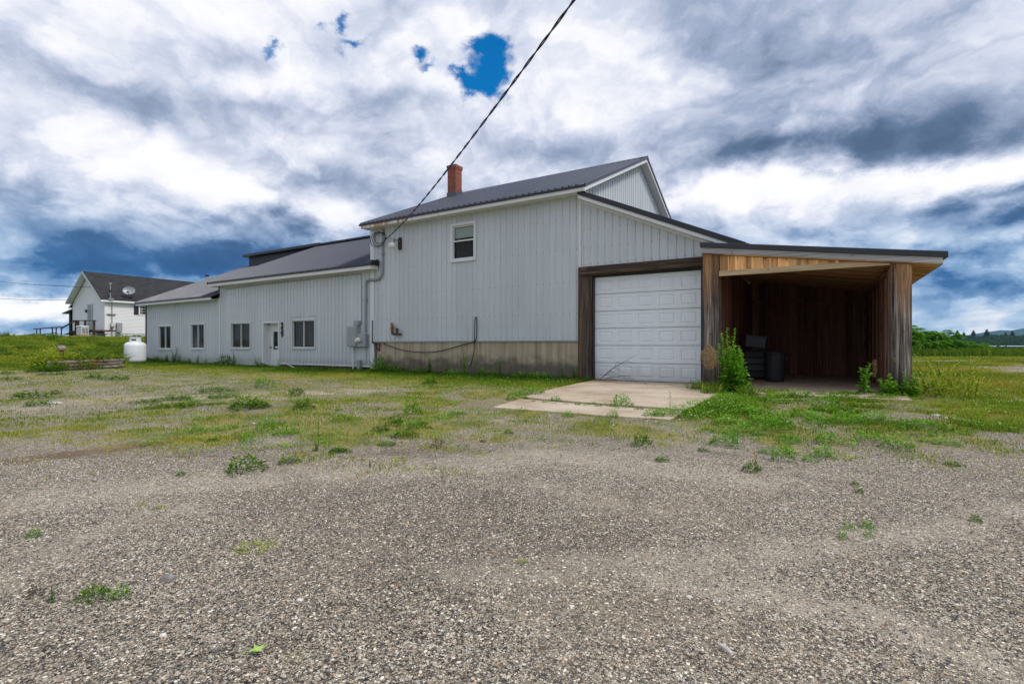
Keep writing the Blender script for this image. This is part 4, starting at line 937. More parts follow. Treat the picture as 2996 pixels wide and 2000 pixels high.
for s in (1, -1): mb.prism([(HXR, y0-.03, HRZ-.09), (HXR+s*e, y0-.03, HRZ-HSL*e-.09), (HXR+s*e, y0-.03, HRZ-HSL*e+.085), (HXR, y0-.03, HRZ+.105)], (0, .027, 0))
mb.build('rake_board', 'teal_trim', HS)
mb = MB()
for s in (1, -1): mb.prism([(HXR, y0, HRZ-.02), (HXR+s*e, y0, HRZ-HSL*e-.02), (HXR+s*(e-.02), y0, HRZ-HSL*e-.04), (HXR, y0, HRZ-.04)], (0, .40, 0))
mb.build('soffit', 'vinyl_white', HS)
bar3('gutter', 'vinyl_white', [(HXR+e-.10, HXR+e+.03, y0+.02, y1, HRZ-HSL*e-.13, HRZ-HSL*e+.01), (HR, HXR+e-.10, y0+.1, y1, HRZ-HSL*e-.12, HRZ-HSL*e-.10)], HS)
# wider rear wing and porch on the far side
ry0 = HF+.35; rx, rz = -57.3, 4.30
mb = MB(); mb.prism([(HXR, ry0, HRZ-.03), (rx, ry0, rz), (rx, ry0, rz+.1), (HXR, ry0, HRZ+.09)], (0, HB-ry0, 0)); mb.build('roof', 'shingles', HS)
mb = MB(); mb.prism([(HXR, ry0-.03, HRZ-.12), (rx, ry0-.03, rz-.09), (rx, ry0-.03, rz+.09), (HXR, ry0-.03, HRZ+.07)], (0, .027, 0)); mb.build('rake_board', 'teal_trim', HS)
bar3('wall', 'house_stone', [(-57.0, HL-.02, ry0+.5, HB-.1, HZ-.6, 4.3)], HS)
mb = MB(); mb.prism([(-57.0, ry0+.2, 4.15), (-59.6, ry0+.2, 3.85), (-59.6, ry0+.2, 3.93), (-57.0, ry0+.2, 4.3)], (0, 4, 0)); mb.build('porch_roof', 'dark_sheet', HS)
bar3('porch_post', 'shutter', [(-58.45, -58.15, ry0+.35, ry0+.6, HZ-.4, 3.98)], HS)
def hx(px, py, y=HF): return onwall(px, py, y)
# gable door, lamp
a = hx(259.5, 893); b = hx(271, 962); dd = [a[0], b[0], HZ+.35, a[1]]
dr = bar3('door', 'grey_box', [(a[0], b[0], HF-.06, HF-.02, HZ+.35, a[1])], HS)
bar3('pane', 'glass', [(a[0]+.14, b[0]-.10, HF-.075, HF-.062, HZ+1.2, a[1]-.3)], dr)
bar3('frame', 'teal_trim', [(a[0]-.09, a[0]-.002, HF-.07, HF-.02, HZ+.35, a[1]+.09), (b[0]+.002, b[0]+.09, HF-.07, HF-.02, HZ+.35, a[1]+.09), (a[0], b[0], HF-.07, HF-.02, a[1]+.002, a[1]+.09)], dr)
q = hx(257, 910); bar3('door_lamp', 'black_trim', [(q[0]-.13, q[0]+.05, HF-.16, HF-.02, q[1]-.12, q[1]+.12)], HS)
# side wall: window with shutters, basement window, electric boxes  (plane X = HR)
def side(px, py, x=HR):
    u = (px-CX)/FPX; t = x/(-ST+CT*u); return CAMY+t*(CT+ST*u), CAMH+(CY-py)/FPX*t
ya, zt = side(404.5, 893); yb, zb = side(424, 922); wd = bar3('window', 'vinyl_white', [(HR+.02, HR+.06, ya+.02, yb+.3, zb, zt)], HS)
bar3('pane', 'glass', [(HR+.062, HR+.066, ya+.12, yb+.2, zb+.08, zt-.08)], wd); bar3('backing', 'dark_room', [(HR+.0605, HR+.0612, ya+.12, yb+.2, zb+.08, zt-.08)], wd)
m_ = MB(); 
for k in range(1, 3): m_.box(HR+.067, HR+.072, ya+.12, yb+.2, zb+.08+(zt-zb-.16)*k/3-.012, zb+.08+(zt-zb-.16)*k/3+.012)
m_.box(HR+.067, HR+.073, (ya+yb)/2-.012, (ya+yb)/2+.012, zb+.08, zt-.08); m_.build('muntin', 'vinyl_white', wd)
y2, _ = side(391.5, 893); bar3('shutter', 'shutter', [(HR+.02, HR+.055, y2, ya, zb+.02, zt)], HS)
ya, zt = side(384, 977.5); yb, zb = side(417, 989); wd = bar3('basement_window', 'vinyl_white', [(HR-.06, HR-.02, ya, yb, zb, zt)], HS)
bar3('pane', 'dark_room', [(HR-.019, HR-.015, ya+.08, (ya+yb)/2-.03, zb+.07, zt-.07), (HR-.019, HR-.015, (ya+yb)/2+.03, yb-.08, zb+.07, zt-.07)], wd)
# meter and box on the house
ya, zt = side(338, 944); yb, zb = side(353.5, 972)
bar3('electric_cabinet', 'grey_box', [(HR+.03, HR+.28, ya, yb, zb, zt), (HR+.281, HR+.30, ya+.05, yb-.05, zb+.05, zt-.08)], None, .01, loc=(HR, ya, zb), label='tall grey box on the white side wall of the house', category='electric box')
ya, zt = side(321, 945); yb, zb = side(331.5, 959)
t = thing('house_meter', 'grey electric meter with a tall riser pipe on the white house', 'electric meter', (HR, ya, zb))
bar3('box', 'galvanised', [(HR+.03, HR+.2, ya, yb, zb, zt)], t, .01)
mb = MB(); mb.lathe([(.13, 0), (.14, .05), (.11, .12), (.02, .14)], (0, 0, 0), 16, axis='y'); mb.v = [(HR+.2+abs(v[1]), (ya+yb)/2+v[0], (zb+zt)/2+v[2]) for v in mb.v]; mb.build('meter', 'meter_glass', t, smooth=True)
ym = (ya+yb)/2; mb = MB(); mb.tube([(HR+.1, ym, zt), (HR+.1, ym, HE-.1)], .03, 8); mb.tube([(HR+.1, ym, zb), (HR+.1, ym, HZ-.3)], .028, 8); mb.box(HR+.03, HR+.15, ym-.35, ym+.25, 3.45, 3.51); mb.build('riser', 'galvanised', t, smooth=True)
# roof mast, dish, stove pipe
def onroof(px, py):   # point of the right-hand roof slope seen at a pixel
    u = (px-CX)/FPX; v = (CY-py)/FPX; dx = -ST+CT*u
    # HRZ-HSL*(t*dx-HXR) = CAMH+v*t
    t = (HRZ+.11+HSL*HXR-CAMH)/(v+HSL*dx); return t*dx, CAMY+t*(CT+ST*u), CAMH+v*t
p = onroof(323, 874)
t = thing('roof_mast', 'thin grey service mast with a cap on the dark shingle roof', 'mast', p); mb = MB(); mb.tube([(p[0], p[1], p[2]-.1), (p[0], p[1], p[2]+1.15)], .035, 8); mb.lathe([(.045, 1.13), (.09, 1.17), (.08, 1.25), (.03, 1.28)], p, 10); mb.build('pipe', 'galvanised', t, smooth=True)
mb = MB(); mb.box(p[0]-.15, p[0]+.15, p[1]-.16, p[1]+.16, p[2]-.09, p[2]+.05); mb.build('flashing', 'galvanised', t)
mb = MB(); mb.bar((p[0]-.25, p[1], p[2]+.62), (p[0]+.2, p[1]-.15, p[2]+.78), .05, .05); mb.lathe([(.08, .55), (.12, .62), (.08, .70)], p, 10); mb.build('insulator', 'wire_black', t)
p = onroof(383, 874)
t = thing('satellite_dish', 'grey satellite dish tilted up on the dark shingle roof', 'satellite dish', p)
dc = Vector((p[0]+.1, p[1]-.15, p[2]+.62)); nv = Vector((.80, -.48, .36)).normalized(); e1_ = nv.cross(Vector((0, 0, 1))).normalized(); e2_ = e1_.cross(nv)
mb = MB(); vs = []; fs = []; N_ = 28
for side_ in (0, 1):
    for i in range(5):
        for k in range(N_):
            a_ = 2*math.pi*k/N_; r_ = i/4
            vs.append(dc+e1_*(r_*.42*math.cos(a_))+e2_*(r_*.36*math.sin(a_))+nv*(.13*r_*r_-.015*side_))
for side_ in (0, 1):
    for i in range(4):
        for k in range(N_):
            b_ = side_*5*N_; f_ = (b_+i*N_+k, b_+i*N_+(k+1) % N_, b_+(i+1)*N_+(k+1) % N_, b_+(i+1)*N_+k); fs.append(f_ if side_ == 0 else f_[::-1])
fs += [(4*N_+k, 4*N_+(k+1) % N_, 9*N_+(k+1) % N_, 9*N_+k) for k in range(N_)]
mb.add(vs, fs); mb.build('reflector', 'dish_grey', t, smooth=True)
mb = MB(); mb.tube([Vector(p)-Vector((0, 0, .08)), Vector(p)+Vector((-.05, .1, .3)), dc-nv*.03], .035, 8); mb.tube([Vector(p)+Vector((.6, .5, -.35)), dc-nv*.03], .012, 6); mb.build('mount', 'wire_black', t)
mb = MB(); lb = dc+nv*.55-e2_*.35; mb.tube([dc-e2_*.34+nv*.02, lb], .02, 6); mb.box(lb.x-.06, lb.x+.06, lb.y-.06, lb.y+.06, lb.z-.05, lb.z+.07); mb.build('feed_arm', 'plastic_grey', t)
q = onwall(565, 823, 12.2); p = (q[0], 12.2, HRZ-.1)
t = thing('stove_pipe', 'shiny metal stove pipe with a cap above the ridge of the house', 'stove pipe', (HXR+.3, 12.6, HRZ)); mb = MB(); mb.lathe([(.14, -.3), (.14, .75)], (HXR+.3, 12.6, HRZ), 14); mb.build('pipe', 'galvanised', t, smooth=True)
mb = MB(); mb.lathe([(.12, .76), (.19, .80), (.20, .92), (.03, .97)], (HXR+.3, 12.6, HRZ), 14); mb.build('cap', 'dark_sheet', t, smooth=True)
# generator
a = onwall(223, 954, 1.2); b = onwall(237.5, 981, 1.2); gx0_, gx1_, gzb, gzt = a[0], b[0], b[1]+.04, a[1]; gyb = side(260.5, 960, gx1_)[0]
t = thing('generator', 'white boxy standby generator with louvred vents in front of the house', 'generator', ((gx0_+gx1_)/2, 1.5, gzb))
mb = MB(); mb.box(gx0_, gx1_, 1.2, gyb, gzb, gzt-.06); mb.build('body', 'cream', t, bevel=.03)
mb = MB(); mb.prism([(gx0_-.03, 1.17, gzt-.058), (gx1_+.03, 1.17, gzt-.058), (gx1_+.03, 1.17, gzt), (gx0_+.2, 1.17, gzt+.05), (gx0_-.03, 1.17, gzt)], (0, gyb-1.14, 0)); mb.build('lid', 'vinyl_white', t, bevel=.02)
mb = MB(); w_ = gyb-1.2
for c_ in (.12, .54):
    for k in range(6): mb.box(gx1_+.001, gx1_+.015, 1.2+w_*c_, 1.2+w_*(c_+.34), gzb+.10+k*.075, gzb+.135+k*.075)
mb.build('vent', 'plastic_grey', t)
MB().box(gx0_-.1, gx1_+.1, 1.1, gyb+.1, gzb-.5, gzb-.02).build('base', 'slab_concrete', t)
# deck with ramp rail
DK = thing('wooden_deck', 'brown timber deck and stair rails at the gable end of the house', 'deck', (-54, 2, HZ))
yd = 1.9
def dp(px, py): X, Z = onwall(px, py, yd); return Vector((X, yd, Z))
def zz1(x, y): return 80+x/6.525, 780+y/6.525
def post(x, ya_, yb_, w_=.1):
    a_, b_ = dp(*zz1(x, ya_)), dp(*zz1(x, yb_)); mb = MB(); mb.bar(b_-Vector((0, 0, .2)), a_, w_, w_, (0, 1, 0)); mb.build('post', 'deck_wood', DK)
for x, a_, b_ in ((180, 1190, 1330), (245, 1185, 1320), (480, 1165, 1310), (550, 1165, 1290), (650, 1160, 1300)): post(x, a_, b_, .07)
for x in (925, 970, 1105, 1275): post(x, 1035, 1300, .12)
def rail(x0, y0_, x1, y1_, h=.06, w_=.10, dy=0):
    mb = MB(); o_ = Vector((0, dy, 0)); mb.bar(dp(*zz1(x0, y0_))+o_, dp(*zz1(x1, y1_))+o_, w_, h); mb.build('rail', 'deck_wood', DK)
rail(130, 1190, 665, 1147, .07, .14); rail(190, 1297, 540, 1266, .06, .06); rail(645, 1178, 895, 1040, .09, .08); rail(690, 1180, 905, 1050, .07, .06, -.12); rail(895, 1028, 1305, 1028, .07, .16); rail(925, 1300, 1300, 1225, .08, .08)
q = dp(*zz1(920, 1215)); q2 = dp(*zz1(1290, 1215)); MB().box(q.x, q2.x, yd, HF-.03, q.z-.12, q.z).build('platform', 'deck_wood', DK)
mb = MB()
for k in range(5):
    s_ = dp(*zz1(700+k*42, 1285-k*16)); mb.box(s_.x-.15, s_.x+.25, yd, yd+1, s_.z-.06, s_.z)
mb.build('stair', 'deck_wood', DK)
# wires from the road to the house
for (x0, y0_, x1, y1_, yy, lab) in ((-60, 817, 272, 840, HF-.1, 'thin dark wire running to the gable of the white house, the upper of two'), (-60, 868, 196, 877, HF+1.2, 'thin dark wire running to the eave of the white house, the lower of two')):
    a_ = onwall(x1, y1_, yy); e_ = Vector((a_[0], yy, a_[1])); u = (x0-CX)/FPX; tt = 46; s_ = Vector((tt*(-ST+CT*u), CAMY+tt*(CT+ST*u), CAMH+(CY-y0_)/FPX*tt))
    pts = [s_.lerp(e_, k/12)-Vector((0, 0, .25*(1-(k/6-1)**2)*.5)) for k in range(13)]
    mb = MB(); mb.tube(pts, .018, 5); mb.build('utility_wire', 'wire_black', None, loc=tuple(e_), label=lab, category='wire')
# =============================== ground ===============================
def gheight(X, Y):
    z = 1.60*sm(-29.8, -46.5, X)*sm(-26, -10, Y)-1.25*sm(-48, -66, X)
    d = np.hypot(X+15, Y-5); z = z-np.clip((d-58)*.10, 0, 9.0)*sm(58, 64, d)
    z = z+.022*(fbm(X*1.3, Y*1.3, 3)-.5)*sm(.0, .6, np.abs(Y)+np.maximum(0, np.abs(X+12)-25))
    z = z+.22*(fbm(X*.25, Y*.25, 9)-.5)*sm(-31, -37, X)
    return z-.035
def fields(X, Y):
    n1, n2, n3 = fbm(X*.45, Y*.45, 21), fbm(X*1.5+.3*Y, Y*1.5, 37), fbm(X*4, Y*4, 53)
    td = -ST*X+CT*(Y-CAMY)
    dW = np.where((X < -5.7), -Y, 30.0)
    wall = sm(3.9, .9, dW+2.6*(n1-.5)+.8*(n2-.5))
    field = sm(1.6, 3.2, X+2.2*(n1-.5))*sm(-8.2, -5.6, Y+1.2*(n2-.5)+.25*(X-3))
    bare = np.maximum(sm(1.6, .6, np.abs(td-33-.22*(X-8)+3*(n1-.5))), sm(4.2, 1.6, np.abs(td-23.5-.55*(X-9)+4*(n1-.5)))*sm(4.5, 7, X))
    field = field*(1-.985*bare)
    front = sm(-2.3, -1.6, X)*sm(3.4, 2.4, X)*sm(-7.0, -5.2, Y+1.5*(n1-.5))*sm(-.6, -1.0, Y)*(.25+.75*sm(.44, .60, n3))
    mound = sm(-27.6, -30.6, X+1.6*(n1-.5))
    turf = np.maximum.reduce([wall*.95, field*(.22+.95*sm(.40, .60, n2)*(.35+.65*sm(.40, .58, n3))), front*sm(.40, .58, n2)*.95, mound])
    cl = .85*sm(1.2, .3, np.hypot((X+1.55)/.75, (Y+4.7)/1.8)+1.3*(n2-.5)+.8*(n3-.5)); cl2 = sm(.9, .3, np.hypot((X+1.9)/.7, (Y+2.4)/1.6)+.5*(n2-.5))
    turf = np.maximum.reduce([turf, cl, cl2])
    moss = sm(3.9, 6.6, td+5.0*(n1-.5)+2.2*(n2-.5))
    left = sm(-6.5, -12, X+3*(n1-.5))*sm(2.2, 5.2, dW)
    moss = moss*(1-.50*left)*(.52+.7*sm(.38, .60, n2))
    moss = np.maximum(moss, .75*sm(7.5, 3.0, dW+3*(n1-.5)))
    streak = sm(.55, .70, fbm(X*.35+Y*.9, Y*2.2-X*.3, 77))*sm(3.6, 5.0, td)*.55
    moss = np.maximum(moss, streak)
    moss = moss*(1-.85*bare*sm(2, 4, X)); slab = (X > -5.6) & (X < -1.85) & (Y > -6.95) & (Y < .1)
    return np.clip(moss, 0, 1), np.clip(turf, 0, 1), td, slab, cl, front, mound, field, wall
def axis_(lo, hi, st, far_lo, far_hi, g=1.18):
    a = list(np.arange(lo, hi+1e-6, st)); s = st
    while a[-1] < far_hi: s *= g; a.append(a[-1]+s)
    s = st
    while a[0] > far_lo: s *= g; a.insert(0, a[0]-s)
    return np.array(a)
gx = axis_(-36, 10, .16, -1500, 3500); gy = axis_(-15, 1.5, .13, -900, 3500)
GX, GY = np.meshgrid(gx, gy); GZ = gheight(GX, GY); ny, nx = GX.shape
V = np.stack([GX.ravel(), GY.ravel(), GZ.ravel()], 1); I = np.arange(ny*nx).reshape(ny, nx)
F = np.stack([I[:-1, :-1].ravel(), I[:-1, 1:].ravel(), I[1:, 1:].ravel(), I[1:, :-1].ravel()], 1)
go = npmesh('ground', V, F, 'ground', kind='structure'); go.data.polygons.foreach_set('use_smooth', [True]*len(F))
fm_ = fields(GX.ravel(), GY.ravel())
for nm, dat in (('moss', fm_[0]), ('turf', fm_[1])):
    a = go.data.attributes.new(nm, 'FLOAT', 'POINT'); a.data.foreach_set('value', dat.astype(np.float32))
def near_line(pts, w):      # closeness of the ground to a path, 1 on it
    q = [onground(a, b, -.03)[:2] for a, b in pts]; best = np.full(GX.size, 1e9); X, Y = GX.ravel(), GY.ravel()
    for (x0, y0), (x1, y1) in zip(q, q[1:]):
        d = (x1-x0)**2+(y1-y0)**2; s = np.clip(((X-x0)*(x1-x0)+(Y-y0)*(y1-y0))/d, 0, 1); best = np.minimum(best, np.hypot(X-x0-s*(x1-x0), Y-y0-s*(y1-y0)))
    return np.exp(-(best/w)**2)
trk = np.maximum.reduce([near_line([(1950, 1690), (2444, 1763), (2700, 1850), (2990, 1975)], .16), .75*near_line([(1350, 1660), (1900, 1645), (2300, 1615), (2700, 1555), (2996, 1480)], .22), .8*near_line([(-200, 1500), (300, 1440), (700, 1400), (1100, 1385), (1600, 1330), (2200, 1400)], .45), .8*near_line([(-300, 1230), (300, 1165), (750, 1160), (1100, 1140)], 1.0), .7*near_line([(-100, 1750), (250, 1560), (500, 1480)], .25)])
drt = np.maximum.reduce([near_line([(60, 1345), (300, 1315), (480, 1290)], .28), .9*near_line([(640, 1620), (760, 1575)], .08), .6*near_line([(1050, 1330), (1300, 1310)], .25)])
for nm, dat in (('track', trk), ('dirt', drt)):
    a = go.data.attributes.new(nm, 'FLOAT', 'POINT'); a.data.foreach_set('value', dat.astype(np.float32))
def gz1(x, y): return float(gheight(np.array([x]), np.array([y]))[0])
# concrete apron and the strip in front of it, with an open joint between
def slab(pts, z):
    mb = MB(); mb.prism([(x, y, -.16) for x, y in pts], (0, 0, .16+z)); mb.build('pavement', 'slab_concrete', None, bevel=.012, kind='structure')
slab([(-5.72, .0), (-5.62, -1.6), (-5.30, -4.2), (-5.08, -5.40), (-3.6, -5.56), (-1.86, -5.62), (-1.84, -2.0), (-2.2, -.75), (-2.58, -.72), (-2.60, .0)], 0.0)
slab([(-5.02, -5.62), (-3.55, -5.78), (-1.86, -5.86), (-1.83, -6.80), (-2.9, -6.93), (-3.86, -6.92), (-4.75, -6.98), (-4.9, -6.2)], -.012)

# =============================== pebbles, grass ===============================
def frame_xy(t, u): return t*(-ST+CT*u), CAMY+t*(CT+ST*u)
def pebbles(N, t0, t1, s0, s1):
    t = np.sqrt(RNG.uniform(t0**2, t1**2, N)); u = RNG.uniform(-1.12, 1.12, N); X, Y = frame_xy(t, u)
    r = s0*(s1/s0)**(RNG.random(N)**2.6); ang = RNG.uniform(0, 2*math.pi, N)
    base = np.array([(1, 0, 0), (0, 1, 0), (-1, 0, 0), (0, -1, 0), (.15, .1, .75), (0, 0, -.5), (.75, .72, .22), (-.70, .70, .18), (-.7, -.72, .22), (.72, -.68, .18)])
    f = np.array([(0, 6, 4), (6, 1, 4), (1, 7, 4), (7, 2, 4), (2, 8, 4), (8, 3, 4), (3, 9, 4), (9, 0, 4)])
    P_ = base[None]*RNG.uniform(.7, 1.25, (N, len(base), 3)); P_ = P_*(r[:, None, None]*np.stack([np.ones(N), RNG.uniform(.55, 1, N), RNG.uniform(.5, .9, N)], 1)[:, None, :])
    c, s = np.cos(ang)[:, None], np.sin(ang)[:, None]
    x = P_[..., 0]*c-P_[..., 1]*s+X[:, None]; y = P_[..., 0]*s+P_[..., 1]*c+Y[:, None]; z = P_[..., 2]+gheight(X, Y)[:, None]+.0005
    F = (f[None]+(np.arange(N)*len(base))[:, None, None]).reshape(-1, 3)
    return np.stack([x, y, z], -1).reshape(-1, 3), F, np.repeat(RNG.random(N), len(f))
Vp, Fp, Tp = pebbles(170000, 1.45, 4.8, .0024, .0078)
npmesh('gravel', Vp, Fp, 'pebble', Tp, kind='stuff', label='loose multicoloured gravel on the forecourt', category='gravel')

def blades(X, Y, Z, H, W, lean, tint):
    N = len(X); a = RNG.uniform(0, 2*math.pi, N); b = RNG.uniform(0, 2*math.pi, N)
    wx, wy = np.cos(a)*W/2, np.sin(a)*W/2; lx, ly = np.cos(b)*lean*H, np.sin(b)*lean*H
    V = np.zeros((N, 5, 3))
    V[:, 0] = np.stack([X-wx, Y-wy, Z-.01], 1); V[:, 1] = np.stack([X+wx, Y+wy, Z-.01], 1)
    V[:, 2] = np.stack([X+wx*.7+lx*.35, Y+wy*.7+ly*.35, Z+H*.6], 1); V[:, 3] = np.stack([X-wx*.7+lx*.35, Y-wy*.7+ly*.35, Z+H*.6], 1)
    V[:, 4] = np.stack([X+lx, Y+ly, Z+H*(1-.3*np.minimum(lean, 1)**2)], 1)
    o = (np.arange(N)*5)[:, None]
    F = np.concatenate([o+np.array([[0, 1, 2]]), o+np.array([[0, 2, 3]]), o+np.array([[3, 2, 4]])])
    return V.reshape(-1, 3), F, np.tile(tint, 3)
def leaves(Pc, D, L, W, tint, droop=.15):      # diamond leaves from point Pc along D
    N = len(Pc); up = np.tile([0, 0, 1.], (N, 1))+RNG.normal(0, .25, (N, 3)); S = np.cross(D, up); S /= np.linalg.norm(S, axis=1)[:, None]+1e-9
    L = np.broadcast_to(L, (N,))[:, None]; W = np.broadcast_to(W, (N,))[:, None]
    V = np.zeros((N, 4, 3)); V[:, 0] = Pc; V[:, 1] = Pc+D*L*.5+S*W/2; V[:, 2] = Pc+D*L-np.array([0, 0, 1.])*L*droop; V[:, 3] = Pc+D*L*.5-S*W/2
    V[:, (1, 3), 2] += (L*.06)
    return V.reshape(-1, 3), np.arange(N*4).reshape(N, 4), np.broadcast_to(tint, (N,)).copy()
N = 1450000
t = RNG.uniform(4.0, 46, N)**1.0; t = 4.0+(t-4.0)*RNG.random(N)**.25; u = RNG.uniform(-1.08, 1.08, N); X, Y = frame_xy(t, u)
mo, tu, td, sl, cl, front, mound, fld, wl_ = fields(X, Y)
inb = ((X > -34.1) & (X < -2.5) & (Y > -.06)) | ((X > -2.6) & (X < 1.66) & (Y > -.75)) | sl
lit = fbm(X*.7, Y*.7, 91)
acc = (RNG.random(N) < np.clip(tu*.85+mo*(.10+.42*sm(.48, .64, fbm(X*2.6, Y*2.6, 63)))+.004, 0, 1)) & ~inb & (Y < 52)
X, Y, td, tu, mound, wl_, front, fld, mo, cl = (q[acc] for q in (X, Y, td, tu, mound, wl_, front, fld, mo, cl)); n = len(X)
near = sm(2.8, .2, -Y+1.2*(fbm(X*.8, Y*.8, 71)-.5))*(X < -5.7)*(X > -34)
H = (.035+.05*RNG.random(n))*(1+1.7*near**2*RNG.random(n)+1.0*mound*RNG.random(n)**2+.8*fld*RNG.random(n)**2); H *= np.where(tu < .3, .55, 1)
W = .0045+.0006*td
v2 = fbm(X*.5, Y*.5, 101)
tint = np.clip(RNG.normal(.40, .16, n)+.75*(v2-.5)+.12*(mo > tu)-.38*near-.14*front-.22*cl+.06*fld+.04*mound, 0, .99)
Vg, Fg, Tg = blades(X, Y, gheight(X, Y), H, W, RNG.uniform(.1, 1.0, n), tint)
npmesh('grass', Vg, Fg, 'grass', Tg, kind='stuff', label='short patchy grass round the building and on the rise', category='grass')
# clover and other small flat leaves in front of the shed and along the wall
N = 240000
t = RNG.uniform(4.8, 17, N); u = RNG.uniform(-.75, 1.05, N); X, Y = frame_xy(t, u); mo, tu, td, sl, cl, front, mound, fld, wl_ = fields(X, Y)
pr = np.clip(cl*1.0+front*tu*.8+fld*tu*.25+wl_*.35+mo*.9*sm(.60, .72, fbm(X*3.4, Y*3.4, 65)), 0, 1)
inb = ((X < -2.5) & (Y > -.06)) | ((X > -2.6) & (X < 1.66) & (Y > -.75)) | (sl & (cl < .5))
acc = (RNG.random(N) < pr) & ~inb; X, Y, cl, front, td = X[acc], Y[acc], cl[acc], front[acc], td[acc]; n = len(X)
a = RNG.uniform(0, 2*math.pi, n); e = RNG.uniform(-.1, .7, n)
D = np.stack([np.cos(a)*np.cos(e), np.sin(a)*np.cos(e), np.sin(e)], 1)
hh = RNG.random(n)*(.04+.09*fbm(X*2, Y*2, 5)*(.4+cl+front))
Vc, Fc, Tc = leaves(np.stack([X, Y, gheight(X, Y)+hh], 1), D, RNG.uniform(.018, .042, n), RNG.uniform(.012, .026, n), np.clip(RNG.normal(.45, .2, n)+.6*(fbm(X*.8, Y*.8, 8)-.5), 0, 1))
npmesh('ground_cover', Vc, Fc, 'weed_bright', Tc, kind='stuff', label='low bright green clover and seedlings on the gravel and before the shed', category='ground cover')
# white clover heads
N = 9000
t = RNG.uniform(6, 16, N); u = RNG.uniform(-.55, 1.03, N); X, Y = frame_xy(t, u); f_ = fields(X, Y)
acc = (RNG.random(N) < f_[4]*.16+f_[7]*f_[1]*.12+f_[8]*.05+f_[0]*.012) & ~f_[3] & ~((Y > -.8) & (X < 1.7)); X, Y = X[acc], Y[acc]; n = len(X)
o6 = np.array([(1, 0, 0), (-1, 0, 0), (0, 1, 0), (0, -1, 0), (0, 0, 1), (0, 0, -1)])*.011
f8 = np.array([(0, 2, 4), (2, 1, 4), (1, 3, 4), (3, 0, 4), (2, 0, 5), (1, 2, 5), (3, 1, 5), (0, 3, 5)])
Vf = (o6[None]*RNG.uniform(.7, 1.3, (n, 1, 1))+np.stack([X, Y, gheight(X, Y)+RNG.uniform(.05, .13, n)], 1)[:, None]).reshape(-1, 3)
npmesh('clover_flowers', Vf, (f8[None]+(np.arange(n)*6)[:, None, None]).reshape(-1, 3), 'flower', kind='stuff', label='tiny white clover heads scattered through the grass', category='flowers')

# =============================== weeds ===============================
def cat_(parts):
    V, F, T, o = [], [], [], 0
    for v, f, tt in parts:
        if f.shape[1] == 3: f = np.concatenate([f, f[:, 2:]], 1)
        V.append(v); F.append(f+o); T.append(tt); o += len(v)
    return np.concatenate(V), np.concatenate(F), np.concatenate(T)
def unit(a): return a/np.linalg.norm(a, axis=-1)[..., None]
def rosette(seed, n=260, r=.5, h=.42, ll=.16, lw=.06):
    global RNG; k = RNG; RNG = np.random.default_rng(seed)
    a = RNG.uniform(0, 2*math.pi, n); rr = r*np.sqrt(RNG.random(n))*(1+.25*np.sin(a*3+seed)); zz = h*(1-(rr/r/1.25)**2)*RNG.uniform(.15, 1.0, n)
    Pc = np.stack([rr*np.cos(a), rr*np.sin(a), np.maximum(zz, .01)], 1); b = a+RNG.normal(0, .8, n); e = RNG.uniform(-.1, 1.0, n)
    D = np.stack([np.cos(b)*np.cos(e), np.sin(b)*np.cos(e), np.sin(e)], 1)
    q = leaves(Pc, D, RNG.uniform(.6, 1.2, n)*ll, RNG.uniform(.6, 1.2, n)*lw, np.clip(RNG.normal(.4, .2, n)+.5*(zz/h-.5), 0, 1)); RNG = k; return q
def stalks(seed, ns=5, h=1.0, spread=.16, nl=22, ll=.17, lw=.05, spike=False, lean=.14):
    global RNG; k = RNG; RNG = np.random.default_rng(seed); out = []; mb = MB()
    for s in range(ns):
        hh = h*RNG.uniform(.6, 1.0) if s else h; a = RNG.uniform(0, 6.28); b = RNG.uniform(0, 6.28); x0, y0 = spread*RNG.random()*math.cos(a), spread*RNG.random()*math.sin(a)
        x1, y1 = x0+lean*hh*math.cos(b), y0+lean*hh*math.sin(b); f = np.linspace(.06, 1, nl)
        Pc = np.stack([x0+(x1-x0)*f**1.4, y0+(y1-y0)*f**1.4, hh*f], 1); mb.tube([Pc[0]*[1, 1, 0], Pc[nl//2], Pc[-1]], [.009*h**.5, .007, .003], 4)
        for side_ in range(3):
            aa = np.arange(nl)*2.4+side_*2.1+RNG.normal(0, .3, nl); e = RNG.uniform(-.1, .7, nl)+.5*f
            D = np.stack([np.cos(aa)*np.cos(e), np.sin(aa)*np.cos(e), np.sin(e)], 1); sz = (1.15-.75*f)*RNG.uniform(.6, 1.2, nl)
            out.append(leaves(Pc, D, ll*sz, lw*sz, np.clip(RNG.normal(.4, .15, nl)+.3*(f-.4), 0, 1), .3))
    F4 = np.array([f if len(f) == 4 else (list(f)+[f[-1]]*4)[:4] for f in mb.f]); out.append((np.array(mb.v), F4, np.full(len(F4), .2))); RNG = k; return cat_(out)
def tuft(seed, n=70, h=.5, r=.12, w=.012, tint=(.3, .15), heads=0):
    global RNG; k = RNG; RNG = np.random.default_rng(seed)
    a = RNG.uniform(0, 6.28, n); rr = r*np.sqrt(RNG.random(n)); q = blades(rr*np.cos(a), rr*np.sin(a), np.zeros(n), h*RNG.uniform(.45, 1, n), np.full(n, w), RNG.uniform(.1, .75, n), np.clip(RNG.normal(tint[0], tint[1], n), 0, 1)); RNG = k; return q
def proto(name, q, m):
    me = npmesh(name, q[0], q[1], m, q[2]); d = me.data; bpy.data.objects.remove(me); return d
